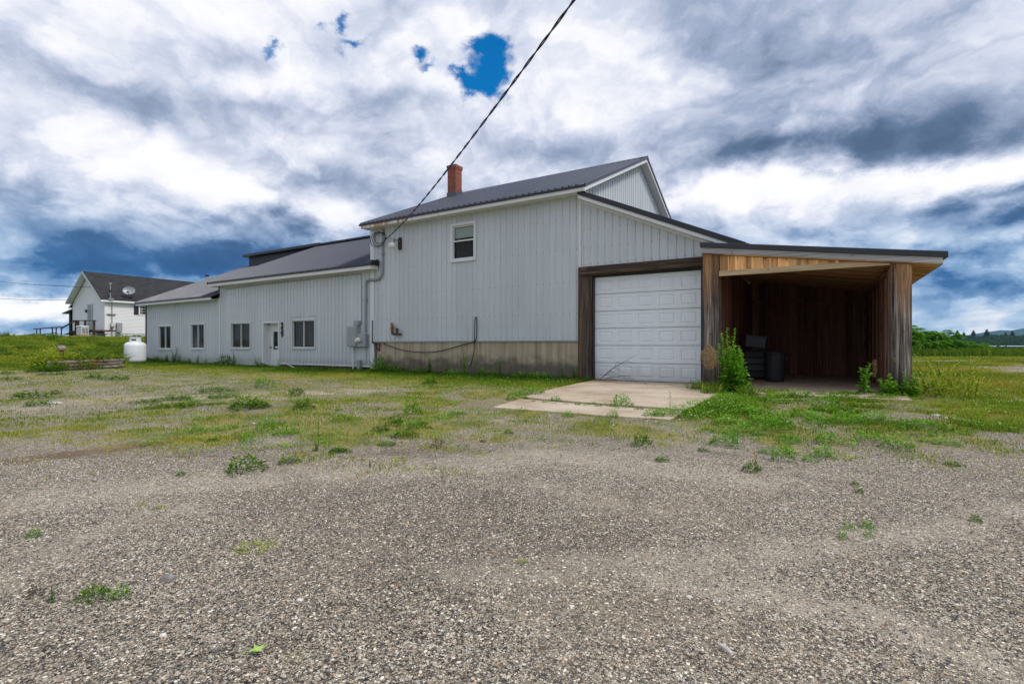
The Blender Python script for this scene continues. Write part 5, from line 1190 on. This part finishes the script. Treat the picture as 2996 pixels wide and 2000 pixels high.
PR = {'ro': [proto('weed', rosette(s, 210+30*s), 'weed') for s in range(3)], 'rb': [proto('weed', rosette(s+10, 230, .5, .5, .15, .055), 'weed_bright') for s in range(3)],
      'ry': [proto('weed', rosette(s+20, 260, .5, .22, .10, .03), 'weed_yellow') for s in range(2)], 'rr': [proto('weed', rosette(31, 120, .5, .55, .2, .06), 'weed_red')],
      'st': [proto('weed', stalks(s, 3+s, 1.0, .12, 16, .2, .06), 'weed') for s in range(3)], 'sb': [proto('weed', stalks(s+5, 3+s, 1.0, .14, 18, .17, .06), 'weed_bright') for s in range(3)],
      'tu': [proto('grass_tuft', tuft(s, 90, 1.0, .22, .022), 'grass') for s in range(2)]}
cnt = 0
def plant(kind, X, Y, w, h, name, label, cat, group=None, z=None, rot=None):
    global cnt; cnt += 1
    me = PR[kind][cnt % len(PR[kind])]; o = bpy.data.objects.new(name, me); COL.objects.link(o)
    o.location = (X, Y, (gz1(X, Y) if z is None else z)-.004); o.rotation_euler = (0, 0, (cnt*2.4) % 6.28 if rot is None else rot); o.scale = (w, w, h)
    setp(o, label=label, category=cat, group=group); return o
# photo pixel at the foot, pixel width, pixel height
WEEDS = {'ro': [(836, 1345, 50, 18), (879, 1193, 45, 30), (858, 1155, 35, 25), (741, 1188, 60, 18), (536, 1185, 60, 20), (449, 1190, 50, 16), (409, 1174, 60, 14), (494, 1166, 75, 18), (609, 1143, 70, 18), (634, 1160, 65, 16), (621, 1178, 45, 10), (340, 1110, 38, 18), (304, 1109, 30, 12), (264, 1105, 32, 14), (68, 1162, 70, 25), (92, 1182, 60, 18), (155, 1151, 22, 14), (12, 1093, 26, 12), (20, 1108, 40, 12), (123, 1095, 38, 10), (170, 1095, 20, 10), (979, 1314, 40, 14), (617, 1281, 28, 12), (523, 1382, 20, 8), (1149, 1238, 40, 28), (1108, 1255, 40, 22), (1215, 1247, 55, 22), (1172, 1272, 60, 24), (985, 1315, 50, 14), (987, 1196, 22, 8), (1123, 1294, 45, 10), (1253, 1123, 32, 22), (2056, 1310, 25, 12), (1933, 1340, 35, 10), (2791, 1352, 40, 15), (2502, 1406, 18, 8), (2857, 1511, 25, 8), (2516, 1427, 18, 12), (1875, 1298, 45, 36), (1485, 1262, 22, 14)],
 'rb': [(764, 1130, 32, 26), (766, 1255, 38, 30), (828, 1267, 40, 22), (715, 1284, 26, 18), (572, 1255, 26, 18), (1330, 1207, 30, 15), (1502, 1164, 38, 22), (1547, 1151, 50, 22), (1660, 1213, 22, 14), (1790, 1215, 22, 18), (1623, 1170, 22, 14), (1950, 1213, 60, 24), (1905, 1215, 36, 20), (2124, 1296, 48, 36), (2283, 1254, 50, 40), (2236, 1240, 50, 25), (2171, 1263, 60, 25), (2395, 1231, 55, 24), (2427, 1291, 50, 30), (2306, 1284, 45, 18), (2633, 1305, 50, 34), (2245, 1317, 30, 12), (2367, 1340, 28, 10), (2474, 1235, 60, 28), (2539, 1282, 55, 25), (2269, 1175, 45, 25), (2334, 1156, 50, 20), (2413, 1177, 40, 22), (2434, 1198, 25, 14), (2539, 1529, 25, 14), (2483, 1534, 20, 18), (2541, 1555, 14, 10), (2465, 1562, 16, 10), (2130, 1240, 60, 22), (2360, 1215, 50, 18), (2560, 1225, 60, 22), (2210, 1205, 60, 18), (92, 1550, 22, 12), (336, 1725, 35, 24), (1745, 1180, 60, 10), (2700, 1240, 60, 18), (2760, 1290, 60, 16)],
 'ry': [(460, 1473, 32, 12), (408, 1466, 25, 8), (1164, 1336, 55, 12), (1525, 1627, 30, 10), (560, 1275, 90, 10), (430, 1290, 90, 9), (800, 1300, 70, 9), (2330, 1320, 80, 10), (2460, 1330, 90, 10), (1420, 1252, 80, 10)],
 'st': [(915, 1312, 40, 38), (1078, 1358, 22, 30), (1110, 1368, 14, 30), (138, 1740, 40, 62)], 'rr': [(92, 1720, 26, 20), (1274, 1300, 30, 22)]}
LAB = {'ro': ('low dark green weed clump growing in the gravel', 'weeds', 'dark green weed clumps in the gravel'), 'rb': ('low fresh green weed clump among gravel and grass', 'weeds', 'fresh green weed clumps in the gravel'), 'ry': ('flat yellow-green moss cushion in the gravel', 'moss', 'yellow-green moss cushions in the gravel'),
       'st': ('thin upright green weed in the gravel', 'weed', 'thin upright weeds in the gravel'), 'rr': ('small reddish weed in the gravel', 'weed', 'reddish weeds in the gravel')}
for kind, L_ in WEEDS.items():
    for px, py, w, h in L_:
        X, Y, t = onground(px, py, 0); lb, ct, gp_ = LAB[kind]; wm = w/FPX*t; hm = max(h/FPX*t*.9-.08*wm, .03)
        wm *= 1.3 if kind == 'rb' else 1; plant(kind, X, Y+wm*.25, wm*1.15, hm*3.6 if kind[0] == 'r' else hm*1.15, 'weed', lb, 'weed', gp_)
for k in range(16):
    u_ = k/15; px, py = 1530+u_*470, 1170+u_*34; jit = (k*37 % 11)-5
    if abs(px-1815) > 45:
        X, Y, t = onground(px+jit, py, 0); plant(('rb', 'ro')[k % 2], X, Y, .10+.02*(k % 4), .10+.03*(k % 3), 'weed', 'tiny weed sprouting from the joint between the concrete slabs', 'weed', 'tiny weeds in the slab joint')
def one(kind, px, py, w, h, label, cat='weed', name='weed', y=None):
    X, Y, t = onground(px, py, 0); wm = w/FPX*t; hm = h/FPX*t; return plant(kind, X, Y+wm*.2, wm, hm*(3.0 if kind[0] == 'r' else 1), name, label, cat)
one('ro', 700, 1374, 96, 42, 'broad dark green weed clump alone on bare gravel, widest in the foreground gravel')
one('ro', 702, 1192, 95, 30, 'wide dense weed mat in the gravel before the entry door')
one('ro', 251, 1732, 76, 34, 'leafy dark green weed on gravel near the lower left corner')
one('rb', 1198, 1207, 46, 38, 'round grey-green weed bush in the gravel left of the concrete strip')
one('rb', 1815, 1189, 58, 30, 'leafy weed growing in the joint between the two concrete slabs')
one('rb', 2292, 1340, 56, 38, 'round bright weed at the edge of the gravel before the shed')
one('rb', 2409, 1330, 58, 28, 'low spreading bright weed right of the round one before the shed')
one('ro', 2199, 1369, 46, 26, 'dark weed with one thin flowering stem on bare gravel before the shed')
one('ry', 719, 1590, 120, 20, 'long flat yellowish grass tuft lying alone on the gravel', 'grass tuft')
# thin bare stems
def stem(px, py, h, label, m='weed', leafy=False, r=.004):
    X, Y, t = onground(px, py, 0); hm = h/FPX*t; z = gz1(X, Y); mb = MB(); mb.tube([(X, Y, z), (X+.01, Y, z+hm*.5), (X-.005, Y+.01, z+hm)], [r, r*.8, r*.5], 5)
    for k in range(10):
        zq = z+hm*(.35+.065*k); a = k*2.4; mb.add([(X, Y, zq), (X+.03*math.cos(a), Y+.03*math.sin(a), zq+.035), (X+.02*math.cos(a+.5), Y+.02*math.sin(a+.5), zq+.01)], [(0, 1, 2)])
    o = mb.build('thin_weed', m, None, loc=(X, Y, z), label=label, category='weed'); a = o.data.attributes.new('tint', 'FLOAT', 'FACE'); a.data.foreach_set('value', [.4]*len(o.data.polygons))
stem(930, 1308, 112, 'tallest thin green stem standing in the gravel'); stem(2208, 1366, 64, 'thin pale stem above the dark weed before the shed', 'straw'); stem(1960, 1198, 62, 'thin straw stem in the joint of the concrete slabs', 'straw')
# plants along the walls
def wallp(kind, px, h, w, yoff, label, group, name='weed'):
    X, _ = onwall(px, 1000, -yoff); t = (-yoff-CAMY)/(CT+ST*(px-CX)/FPX); return plant(kind, X, -yoff, w/FPX*t*1.6, h/FPX*t*1.45*(2 if kind[0] == 'r' else 1), name, label, 'weed', group)
for px, h, w, k in ((511, 34, 34, 'st'), (490, 18, 26, 'st'), (478, 14, 22, 'ro'), (523, 20, 26, 'st'), (545, 14, 24, 'ro'), (580, 22, 32, 'st'), (602, 15, 26, 'sb'), (622, 10, 20, 'ro'), (456, 16, 20, 'tu'), (657, 28, 26, 'ro'), (686, 30, 26, 'sb'), (749, 24, 30, 'sb'), (760, 12, 26, 'ro'), (536, 12, 22, 'sb'), (640, 12, 20, 'sb')):
    wallp(k, px, h, w, .25, 'green weed growing against the foot of the pale wing wall', 'weeds along the wing wall')
one('sb', 809, 1080, 30, 36, 'bushy green weed standing before the white entry door')
one('tu', 931, 1078, 34, 46, 'tall thin grass stalks against the wall under the largest window', 'grass', 'grass_tuft')
for px, py, h, w, k in ((1130, 1088, 26, 60, 'ro'), (1160, 1090, 18, 50, 'ro'), (1260, 1091, 38, 34, 'st'), (1306, 1093, 24, 36, 'st'), (1362, 1096, 58, 36, 'sb'), (1406, 1097, 26, 50, 'sb'), (1464, 1098, 48, 30, 'st'), (1530, 1101, 18, 50, 'ro'), (1580, 1103, 18, 46, 'rb'), (1645, 1108, 46, 28, 'st'), (1680, 1108, 36, 40, 'st'), (1435, 1099, 18, 40, 'ro'), (1330, 1094, 16, 40, 'rb'), (1230, 1090, 20, 40, 'ro')):
    X, Y, t = onground(px, py+5, 0); X, _ = onwall(px, 1000, -.42); t = (-.42-CAMY)/(CT+ST*(px-CX)/FPX)
    plant(k, X, -.42, w/FPX*t*1.5, h/FPX*t*1.35*(2 if k[0] == 'r' else 1), 'weed', 'green weed growing against the stained concrete foundation', 'weed', 'weeds along the foundation')
one('rb', 1100, 1087, 46, 36, 'pale green leafy weed at the corner of the concrete foundation'); one('sb', 1046, 1084, 30, 30, 'leafy weed beside the pipe under the electric cabinet')
# tall leafy plants by the shed's left post, dry grass, weeds inside
def bigplant(name, label, cat, x, y, q, m, z=None, group=None):
    me = npmesh(name, q[0], q[1], m, q[2]); me.location = (x, y, gz1(x, y) if z is None else z); setp(me, label=label, category=cat, group=group); return me
bigplant('tall_weed', 'tallest leafy green weed beside the left post of the shed', 'weed', -1.80, -1.95, stalks(41, 6, 1.42, .20, 28, .18, .07, lean=.10), 'weed_bright')
bigplant('tall_weed', 'bushy green weed right of the tallest one at the shed entrance', 'weed', -1.52, -2.0, stalks(42, 8, 1.05, .26, 24, .18, .075, lean=.14), 'weed_bright')
bigplant('tall_weed', 'single leafy weed with a dry seed spike inside the shed entrance', 'weed', .80, -.95, stalks(43, 2, .62, .05, 12, .20, .09), 'weed_bright', z=0)
bigplant('dry_grass', 'dry straw-coloured grass in front of the left shed post', 'grass', -2.30, -1.35, cat_([tuft(44, 130, .75, .28, .012, (.25, .12)), ]), 'grass')
q = tuft(45, 80, 1.02, .18, .008, (.5, .2)); hd = []
R_ = np.random.default_rng(5); n = 1500; aa = R_.uniform(0, 6.28, n); zz = R_.uniform(.5, 1.05, n); rr = R_.random(n)**.7*.24*np.sin((zz-.45)/.62*math.pi).clip(.08); Pc = np.stack([rr*np.cos(aa), rr*np.sin(aa), zz], 1); D = unit(R_.normal(0, 1, (n, 3))+[0, 0, .6]); hd = leaves(Pc, D, .045, .014, R_.random(n))
bigplant('seed_grass', 'pale feathery seed heads of tall grass against the left shed post', 'grass', -2.28, -1.30, cat_([q, hd]), 'straw')
q = tuft(46, 14, .62, .06, .006, (.5, .2)); n = 160; Pc = np.stack([R_.normal(0, .02, n)+.05, R_.normal(0, .02, n), R_.uniform(.36, .72, n)], 1); hd = leaves(Pc, unit(R_.normal(0, 1, (n, 3))), .03, .012, R_.random(n)*.6)
bigplant('seed_grass', 'brown seed spike just inside the right of the shed entrance', 'grass', .93, -.9, cat_([q, hd]), 'straw', z=0)
bigplant('tall_weed', 'leafy green weed at the foot of the right shed post, left of two', 'weed', 1.22, -1.0, stalks(47, 5, .45, .18, 12, .16, .08), 'weed_bright'); bigplant('tall_weed', 'leafy green weed at the foot of the right shed post, right of two', 'weed', 1.58, -.95, stalks(48, 5, .5, .14, 12, .15, .07), 'weed_bright')
bigplant('tall_weed', 'yellowish wispy tall weeds beside the right shed post', 'weed', 2.15, -.6, cat_([rosette(49, 520, .95, .55, .10, .03), stalks(49, 20, .85, .8, 16, .13, .035, lean=.3)]), 'weed_yellow'); bigplant('tall_weed', 'thin green stalks leaning out beside the right wall of the shed', 'weed', 2.3, .6, stalks(50, 8, .8, .5, 14, .14, .03, lean=.35), 'weed')
for k, (x, y) in enumerate(((-2.05, -2.0), (-2.5, -1.7), (-2.0, -2.6), (-1.3, -2.5))): plant('tu', x, y, .9, .32, 'grass_tuft', 'long green grass tuft at the foot of the left shed post', 'grass', 'grass tufts by the left shed post')
# dry branch before the garage door
bx, by = onwall(1752, 1100, -.25)[0], -.25; mb = MB(); R2 = random.Random(4)
def br_(p, d, ln, r, lev):
    pts = [Vector(p)]; dd = Vector(d).normalized()
    for k in range(5): dd = (dd+Vector((R2.uniform(-.1, .2), R2.uniform(-.08, .08), R2.uniform(-.16, .06)))).normalized(); pts.append(pts[-1]+dd*ln/5)
    mb.tube(pts, [r*(1-.13*k) for k in range(6)], 4)
    if lev:
        for k in range(7): q_ = pts[1+k*4//6]; br_(q_, dd+Vector((R2.uniform(-.5, .8), R2.uniform(-.4, .4), R2.uniform(-.8, .5))), ln*R2.uniform(.2, .42), r*.5, lev-1)
br_((bx, by, 0), (.9, 0, .85), 1.05, .010, 1); br_((bx, by-.03, 0), (.7, 0, .9), 1.35, .008, 0); br_((bx+.05, by, 0), (1, -.1, .55), .85, .008, 2)
mb.build('dry_branch', 'twig', None, loc=(bx, by, 0), label='dead twiggy branch leaning on the left of the garage door', category='branch')
X, Y, t = onground(812, 1083, 0); X2, Z2 = onwall(830, 1063, -.12); tubeobj('stick', [(X, -.75, .0), (X2, -.10, .22)], .02, 'stone_white', 'thin white stick leaning on the wall right of the entry door', 'stick', 6)
# planter growth
def pp_(s, q): v = pa+pd*s+pn*q; return v[0], v[1]
for k, (s, q, h) in enumerate(((.1, .25, .75), (.55, .8, .85), (-.3, .45, .55), (1.0, .4, .6))):
    x, y = pp_(s, q); bigplant('shrub', ('pale yellow shrub at the left end of the planter', 'pale yellow shrub in the middle of the planter', 'pale yellow shrub spilling out left of the planter', 'small pale shrub at the front of the planter timbers')[k], 'shrub', x, y, cat_([rosette(60+k, 480, .5, h*1.05, .10, .045), stalks(64+k, 12, h, .4, 12, .15, .07, lean=.35)]), 'weed_yellow', z=.1)
for k in range(5):
    x, y = pp_(1.3+.42*k, .45+.1*(k % 2)); plant('tu', x, y, 2.0, .75-.05*k, 'grass_tuft', 'tall dark grass filling the right of the planter', 'grass', 'grass tufts in the planter', z=.2)
for k, (s, q) in enumerate(((.2, 1.2), (.9, 1.0), (.3, -.2), (1.5, -.25), (-.2, -.3))):
    x, y = pp_(s, q); plant('ro', x, y, .9, .8, 'weed', 'dark green weed at the planter timbers', 'weed', 'weeds round the planter')
for x, z_, h in ((-52.4, 0, 1.2), (-53.3, 0, 1.0), (-54.3, 0, .9), (-50.8, 0, .6), (-56, 0, .8)): plant('ro', x, .9, 1.9, h, 'shrub', 'dark green scrub in front of the timber deck', 'shrub', 'scrub around the deck')
for k, y in enumerate((4.2, 5.4, 6.6, 8.2)): plant('ro', HR+.7, y, 1.5, .7, 'shrub', 'low dark green growth along the side wall of the white house', 'shrub', 'growth along the house wall')
# taller grass on the rise
for k in range(46):
    x = -31-RNG.random()*16; y = -6.0+RNG.random()*9-(x+31)*-.12; plant(('tu', 'ro', 'ry', 'tu')[k % 4], x, y, .9+RNG.random()*.9, .3+.35*RNG.random(), 'grass_tuft', 'ragged grass tuft on the rise before the white house', 'grass', 'grass tufts on the rise')
# =============================== small things on the gravel ===============================
def rock(px, py, w, h, m, label, name='stone', seed=1, dep=.6, cat='stone'):
    X, Y, t = onground(px, py, -.03); wm, hm = w/FPX*t, h/FPX*t; R_ = np.random.default_rng(seed); mb = MB(); n = 12; prof = [(.35, 0), (.9, .12), (1, .4), (.85, .75), (.5, .97), (.05, 1.0)]
    mb.lathe([(a, b) for a, b in prof], (0, 0, 0), n); z = gz1(X, Y); c, s = CT, ST
    vs = []
    for i, v in enumerate(mb.v):
        k = 1+.16*(R_.random()-.5)*2; a, b = v[0]*wm/2*k, v[1]*wm/2*dep*k; vs.append((X+a*c-b*s, Y+a*s+b*c, z-.006+v[2]*hm*(1+.15*(R_.random()-.5))))
    mb.v = vs; mb.build(name, m, None, smooth=True, loc=(X, Y, z), label=label, category=cat)
rock(492, 1690, 48, 20, 'stone_grey', 'flat grey stone lying on the gravel in the foreground', seed=2); rock(1413, 1290, 17, 9, 'stone_brown', 'small brown stone on the gravel before the concrete strip', seed=3)
rock(158, 1179, 50, 6, 'stone_white', 'flat pale stone slab among the weeds on the left gravel', seed=4, dep=.5); rock(2738, 1216, 24, 7, 'stone_white', 'white stone in the grass right of the shed', seed=5); rock(2768, 1222, 16, 4, 'stone_white', 'small flat white stone right of the shed', seed=7)
rock(1280, 1378, 12, 5, 'stone_white', 'small white chip of stone on the mid gravel', seed=6); rock(2016, 1743, 20, 9, 'stone_white', 'rounded white pebble on the right gravel', seed=8); rock(1590, 1893, 26, 10, 'stone_brown', 'oval brown pebble near the bottom of the gravel', seed=9); rock(476, 1853, 24, 12, 'stone_white', 'pale angular pebble on the lower left gravel', seed=10); rock(876, 1752, 20, 10, 'stone_white', 'round white pebble on the gravel above the green leaf', seed=12)
X, Y, t = onground(2105, 1890, -.03); X2, Y2, _ = onground(2143, 1918, -.03); z = gz1(X, Y)+.012
tubeobj('wood_chip', [(X, Y, z), ((X+X2)/2, (Y+Y2)/2, z+.003), (X2, Y2, z)], [.005, .0075, .006], 'stone_white', 'pale splinter of wood on the gravel at the lower right', 'wood chip', 6)
# fallen maple leaf
X, Y, t = onground(752, 1912, -.03); z = gz1(X, Y)+.018; mb = MB(); pts = []
tips = [(90, 1.0), (38, .92), (-8, .62), (-48, .42), (228, .42), (188, .62), (142, .92)]; ang = sorted([(a if a > -90 else a+360, r) for a, r in tips])
ang = sorted([((a+360) % 360, r) for a, r in tips]); seq = []
for i, (a, r) in enumerate(ang):
    a2, r2 = ang[(i+1) % len(ang)]; a2 = a2 if a2 > a else a2+360
    seq += [(a-9, r*.68), (a, r), (a+9, r*.68), ((a+a2)/2, .34*min(r, r2)+.12)]
S_ = .036; rot = math.radians(25)
for a, r in seq: aa_ = math.radians(a)+rot; pts.append((X+S_*r*math.cos(aa_), Y+S_*1.25*r*math.sin(aa_), z+.006*math.sin(a*.05)*r+.004*r))
mb.add([(X, Y, z)]+pts, [(0, i+1, (i+1) % len(pts)+1) for i in range(len(pts))]); ML = thing('maple_leaf', 'bright lime-green lobed leaf lying on the gravel', 'leaf', (X, Y, z)); mb.build('blade', 'leaf_lime', ML)
mb = MB(); mb.tube([(X, Y, z+.001), (X-.02, Y-.03, z+.003), (X-.03, Y-.05, z)], [.0012, .001, .0008], 5); mb.build('petiole', 'leaf_lime', ML)

# =============================== distant vegetation ===============================
def frond_tree(seed, h=3.0, r=1.3, tips=46):
    R_ = np.random.default_rng(seed); PV, PD, PL_, PW, PT = [], [], [], [], []; mb = MB(); top = []
    for k in range(tips):
        a = R_.uniform(0, 6.28); q = math.sqrt(R_.random()); x, y = r*q*math.cos(a), r*q*math.sin(a); z = h*(.25+.75*R_.random()**.6)*(1-.42*q*q)
        top.append((x, y, z))
        if k % 3 == 0: mb.tube([(x*.15, y*.15, 0), (x*.5, y*.5, z*.5), (x, y, z)], [.05, .035, .012], 5)
        for f in range(9):
            b = R_.uniform(0, 6.28); L = R_.uniform(.3, .5)*h/3; n = 9; s = np.linspace(.1, 1, n); el = R_.uniform(.1, .9)
            px = x+np.cos(b)*L*s; py = y+np.sin(b)*L*s; pz = z+L*(el*s-.95*s*s); tn = np.array([math.cos(b), math.sin(b), 0]); sd = np.array([-math.sin(b), math.cos(b), 0])
            for sg in (-1, 1):
                PV.append(np.stack([px, py, pz], 1)); PD.append(unit(sd*sg+tn*.5+np.array([0, 0, -.25])+R_.normal(0, .12, (n, 3)))); PL_.append(np.full(n, .20*h/3)*(1.1-.5*s)); PW.append(np.full(n, .075*h/3)); PT.append(np.clip(R_.normal(.45, .15, n)+.35*(z/h-.5)+R_.normal(0, .1), 0, 1))
    q = leaves(np.concatenate(PV), np.concatenate(PD), np.concatenate(PL_), np.concatenate(PW), np.concatenate(PT)); return q, mb
SU = []
for s in range(3):
    q, mb = frond_tree(80+s); o = npmesh('crown', q[0], q[1], 'sumac', q[2]); d = o.data; bpy.data.objects.remove(o); o = mb.build('trunk', 'bark'); d2 = o.data; bpy.data.objects.remove(o); SU.append((d, d2))
def sumac(px, ytop, t, label, group=None, sc=1.0, i=0, name='sumac_bush', wide=1.0):
    X, Y = frame_xy(t, (px-CX)/FPX); z = gz1(X, Y); h = CAMH+(CY-ytop)/FPX*t-z
    r = thing(name, label, 'bush', (X, Y, z-.05), group); r.scale = (wide*max(h, 1)/3.1, wide*max(h, 1)/3.1, h/3.1); r.rotation_euler = (0, 0, i*1.7)
    for nm, d in (('crown', SU[i % 3][0]), ('trunk', SU[i % 3][1])): o = bpy.data.objects.new(nm, d); COL.objects.link(o); o.parent = r
for i, (px, yt, t) in enumerate(((2640, 940, 50), (2688, 946, 51), (2730, 962, 53), (2768, 955, 54), (2712, 985, 48), (2755, 992, 48), (2800, 984, 55), (2842, 990, 57), (2880, 999, 58), (2916, 1012, 57), (2822, 1010, 53), (2670, 990, 47), (2870, 1018, 53), (2600, 945, 52))):
    sumac(px, yt, t, 'leafy bright green sumac bush at the edge of the field', 'sumac bushes at the edge of the field', i=i, wide=1.25)
for i, (px, yt, t) in enumerate(((2, 974, 72), (26, 978, 74), (-24, 980, 74))): sumac(px, yt, t, 'dark green bush behind the crest of the grassy rise', 'bushes behind the rise', i=i, wide=1.5)
# rough growth along the field edge
n = 26000; uu = RNG.uniform(.74, 1.12, n); tt = RNG.uniform(44, 52, n)+RNG.random(n)*3; X, Y = frame_xy(tt, uu)
q = blades(X, Y, gheight(X, Y), RNG.uniform(.2, .85, n)*(.5+fbm(X*.5, Y*.5, 12)), np.full(n, .06), RNG.uniform(.1, .8, n), np.clip(RNG.normal(.25, .15, n), 0, 1)); npmesh('brush', q[0], q[1], 'grass', q[2], kind='stuff', label='rough green growth along the far edge of the field', category='brush')
# hills beyond
def ridge(name, m, t, u0, u1, f, depth, base, n=160, step=8):
    us = np.linspace(u0, u1, n); rows = []
    for k in range(step+1):
        s = k/step; r = t+depth*s; X, Y = frame_xy(r, us); z = base+(f(us)-base)*math.sin(s*math.pi/2)**.9; rows.append(np.stack([X, Y, z], 1))
    V = np.concatenate(rows); I = np.arange((step+1)*n).reshape(step+1, n); F = np.stack([I[:-1, :-1].ravel(), I[:-1, 1:].ravel(), I[1:, 1:].ravel(), I[1:, :-1].ravel()], 1)
    o = npmesh(name, V, F, m, kind='structure'); o.data.polygons.foreach_set('use_smooth', [True]*len(F)); return V, F
zof = lambda py, t: CAMH+(CY-py)/FPX*t
xs_ = lambda us: CX+us*FPX
V1, F1 = ridge('hills', 'hill', 1500, .55, 1.5, lambda us: zof(np.interp(xs_(us), [2300, 2750, 2780, 2850, 2930, 2996, 3200, 3600], [998, 996, 992, 988, 986, 987, 982, 990])+1.5*np.sin(us*90), 1900), 400, -9)
ridge('mountains', 'hill', 7500, .55, 1.5, lambda us: zof(np.interp(xs_(us), [2300, 2800, 2880, 2930, 2960, 2996, 3080, 3200, 3600], [995, 985, 972, 965.5, 966.5, 960, 948, 955, 980]), 9000), 1500, -20)
# lake: a pale strip of water in the valley
mb = MB(); c_ = [frame_xy(t_, (x_-CX)/FPX) for t_, x_ in ((900, 2890), (860, 2975), (900, 3300), (1330, 3300), (1330, 2950), (1200, 2905))]; mb.add([(x_, y_, -2.5) for x_, y_ in c_], [tuple(range(6))]); mb.build('lake', 'water', None, kind='structure')
def crowns(n, tf, uf, zf, size, name, label):
    u = RNG.uniform(*uf, n); t = tf(n); X, Y = frame_xy(t, u); Z = zf(t, u); K_ = 26; sz = size(t)
    d = unit(RNG.normal(0, 1, (n, K_, 3))); C = np.stack([X, Y, Z], 1)[:, None]+d*sz[:, None, None]*RNG.uniform(.55, 1, (n, K_, 1))*[1, 1, .8]+[0, 0, .3]*sz[:, None, None]
    D = unit(RNG.normal(0, 1, (n*K_, 3))); L = np.repeat(sz, K_)*.75
    q = leaves(C.reshape(-1, 3), D, L, L*.75, np.clip(np.repeat(RNG.normal(.45, .2, n), K_)+.3*d[..., 2].ravel()+RNG.normal(0, .1, n*K_), 0, 1)); npmesh(name, q[0], q[1], 'forest', q[2], kind='stuff', label=label, category='forest')
def zh(t, u):
    s = np.clip((t-1500)/400, 0, 1); f = zof(np.interp(CX+u*FPX, [2300, 2750, 2780, 2850, 2930, 2996, 3200, 3600], [998, 996, 992, 988, 986, 987, 982, 990])+1.5*np.sin(u*90), 1900); return -9+(f+9)*np.sin(s*math.pi/2)**.9
crowns(2600, lambda n: RNG.uniform(1500, 1905, n), (.76, 1.25), zh, lambda t: RNG.uniform(4, 8, len(t)), 'far_forest', 'dark green woods on the far hill beyond the lake')
crowns(700, lambda n: RNG.uniform(120, 560, n), (.86, 1.25), lambda t, u: np.maximum(-9.3, -6-.0*t)+0*t+RNG.uniform(-1, 1, len(t)), lambda t: RNG.uniform(2, 4.2, len(t)), 'valley_forest', 'green treetops in the valley below the field')
# pines on the skyline of the far hill
def pine_q(seed):
    R_ = np.random.default_rng(seed); n = 260; z = R_.uniform(.2, 1, n); a = R_.uniform(0, 6.28, n); Pc = np.stack([0*z, 0*z, z], 1); D = unit(np.stack([np.cos(a), np.sin(a), R_.uniform(-.1, .45, n)], 1)); return leaves(Pc, D, (.40*(1.12-z)*R_.uniform(.5, 1.1, n)+.04), .09, R_.random(n))
q = pine_q(3); o = npmesh('crown', q[0], q[1], 'pine', q[2]); pd_ = o.data; bpy.data.objects.remove(o); mb = MB(); mb.tube([(0, 0, -.1), (0, 0, .95)], [.02, .006], 6); o = mb.build('trunk', 'bark'); pt_ = o.data; bpy.data.objects.remove(o)
for i, (px, yt) in enumerate(((2801, 966), (2820, 971), (2848, 966), (2887, 963), (2962, 968), (2942, 972))):
    X, Y = frame_xy(1880, (px-CX)/FPX); zb_ = zof(992, 1880); h = zof(yt, 1880)-zb_; r = thing('pine_tree', 'tall dark pine on the skyline of the far wooded hill', 'tree', (X, Y, zb_), 'pines on the far hill'); r.scale = (h*1.1, h*1.1, h)
    for nm, d in (('crown', pd_), ('trunk', pt_)): o = bpy.data.objects.new(nm, d); COL.objects.link(o); o.parent = r

MB().box(-2600, 9800, -1700, 13500, -60, 460).build('haze', 'haze', None, kind='stuff', label='thin blue haze over the distant hills', category='haze')
# =============================== light, camera ===============================
make_world()
sd = bpy.data.lights.new('sun', 'SUN'); sd.energy = 2.3; sd.angle = math.radians(14); sd.color = (1, .95, .87)
so = bpy.data.objects.new('sun', sd); COL.objects.link(so)
dv = Vector((math.sin(SUN_AZ)*math.cos(SUN_EL), math.cos(SUN_AZ)*math.cos(SUN_EL), math.sin(SUN_EL))); so.rotation_euler = dv.to_track_quat('Z', 'Y').to_euler(); so.location = (20, -20, 40)
cd = bpy.data.cameras.new('camera'); co = bpy.data.objects.new('camera', cd); COL.objects.link(co); SC.camera = co
cd.sensor_width = 36; cd.lens = FPX/2996*36; cd.shift_y = 7/2996; cd.clip_end = 20000; cd.clip_start = .05
co.location = (0, CAMY, CAMH); co.rotation_euler = (math.pi/2, 0, TH)
vs_ = SC.view_settings; vs_.view_transform = 'Standard'; vs_.look = 'None'; vs_.gamma = 1; vs_.exposure = 0.0; vs_.use_curve_mapping = False
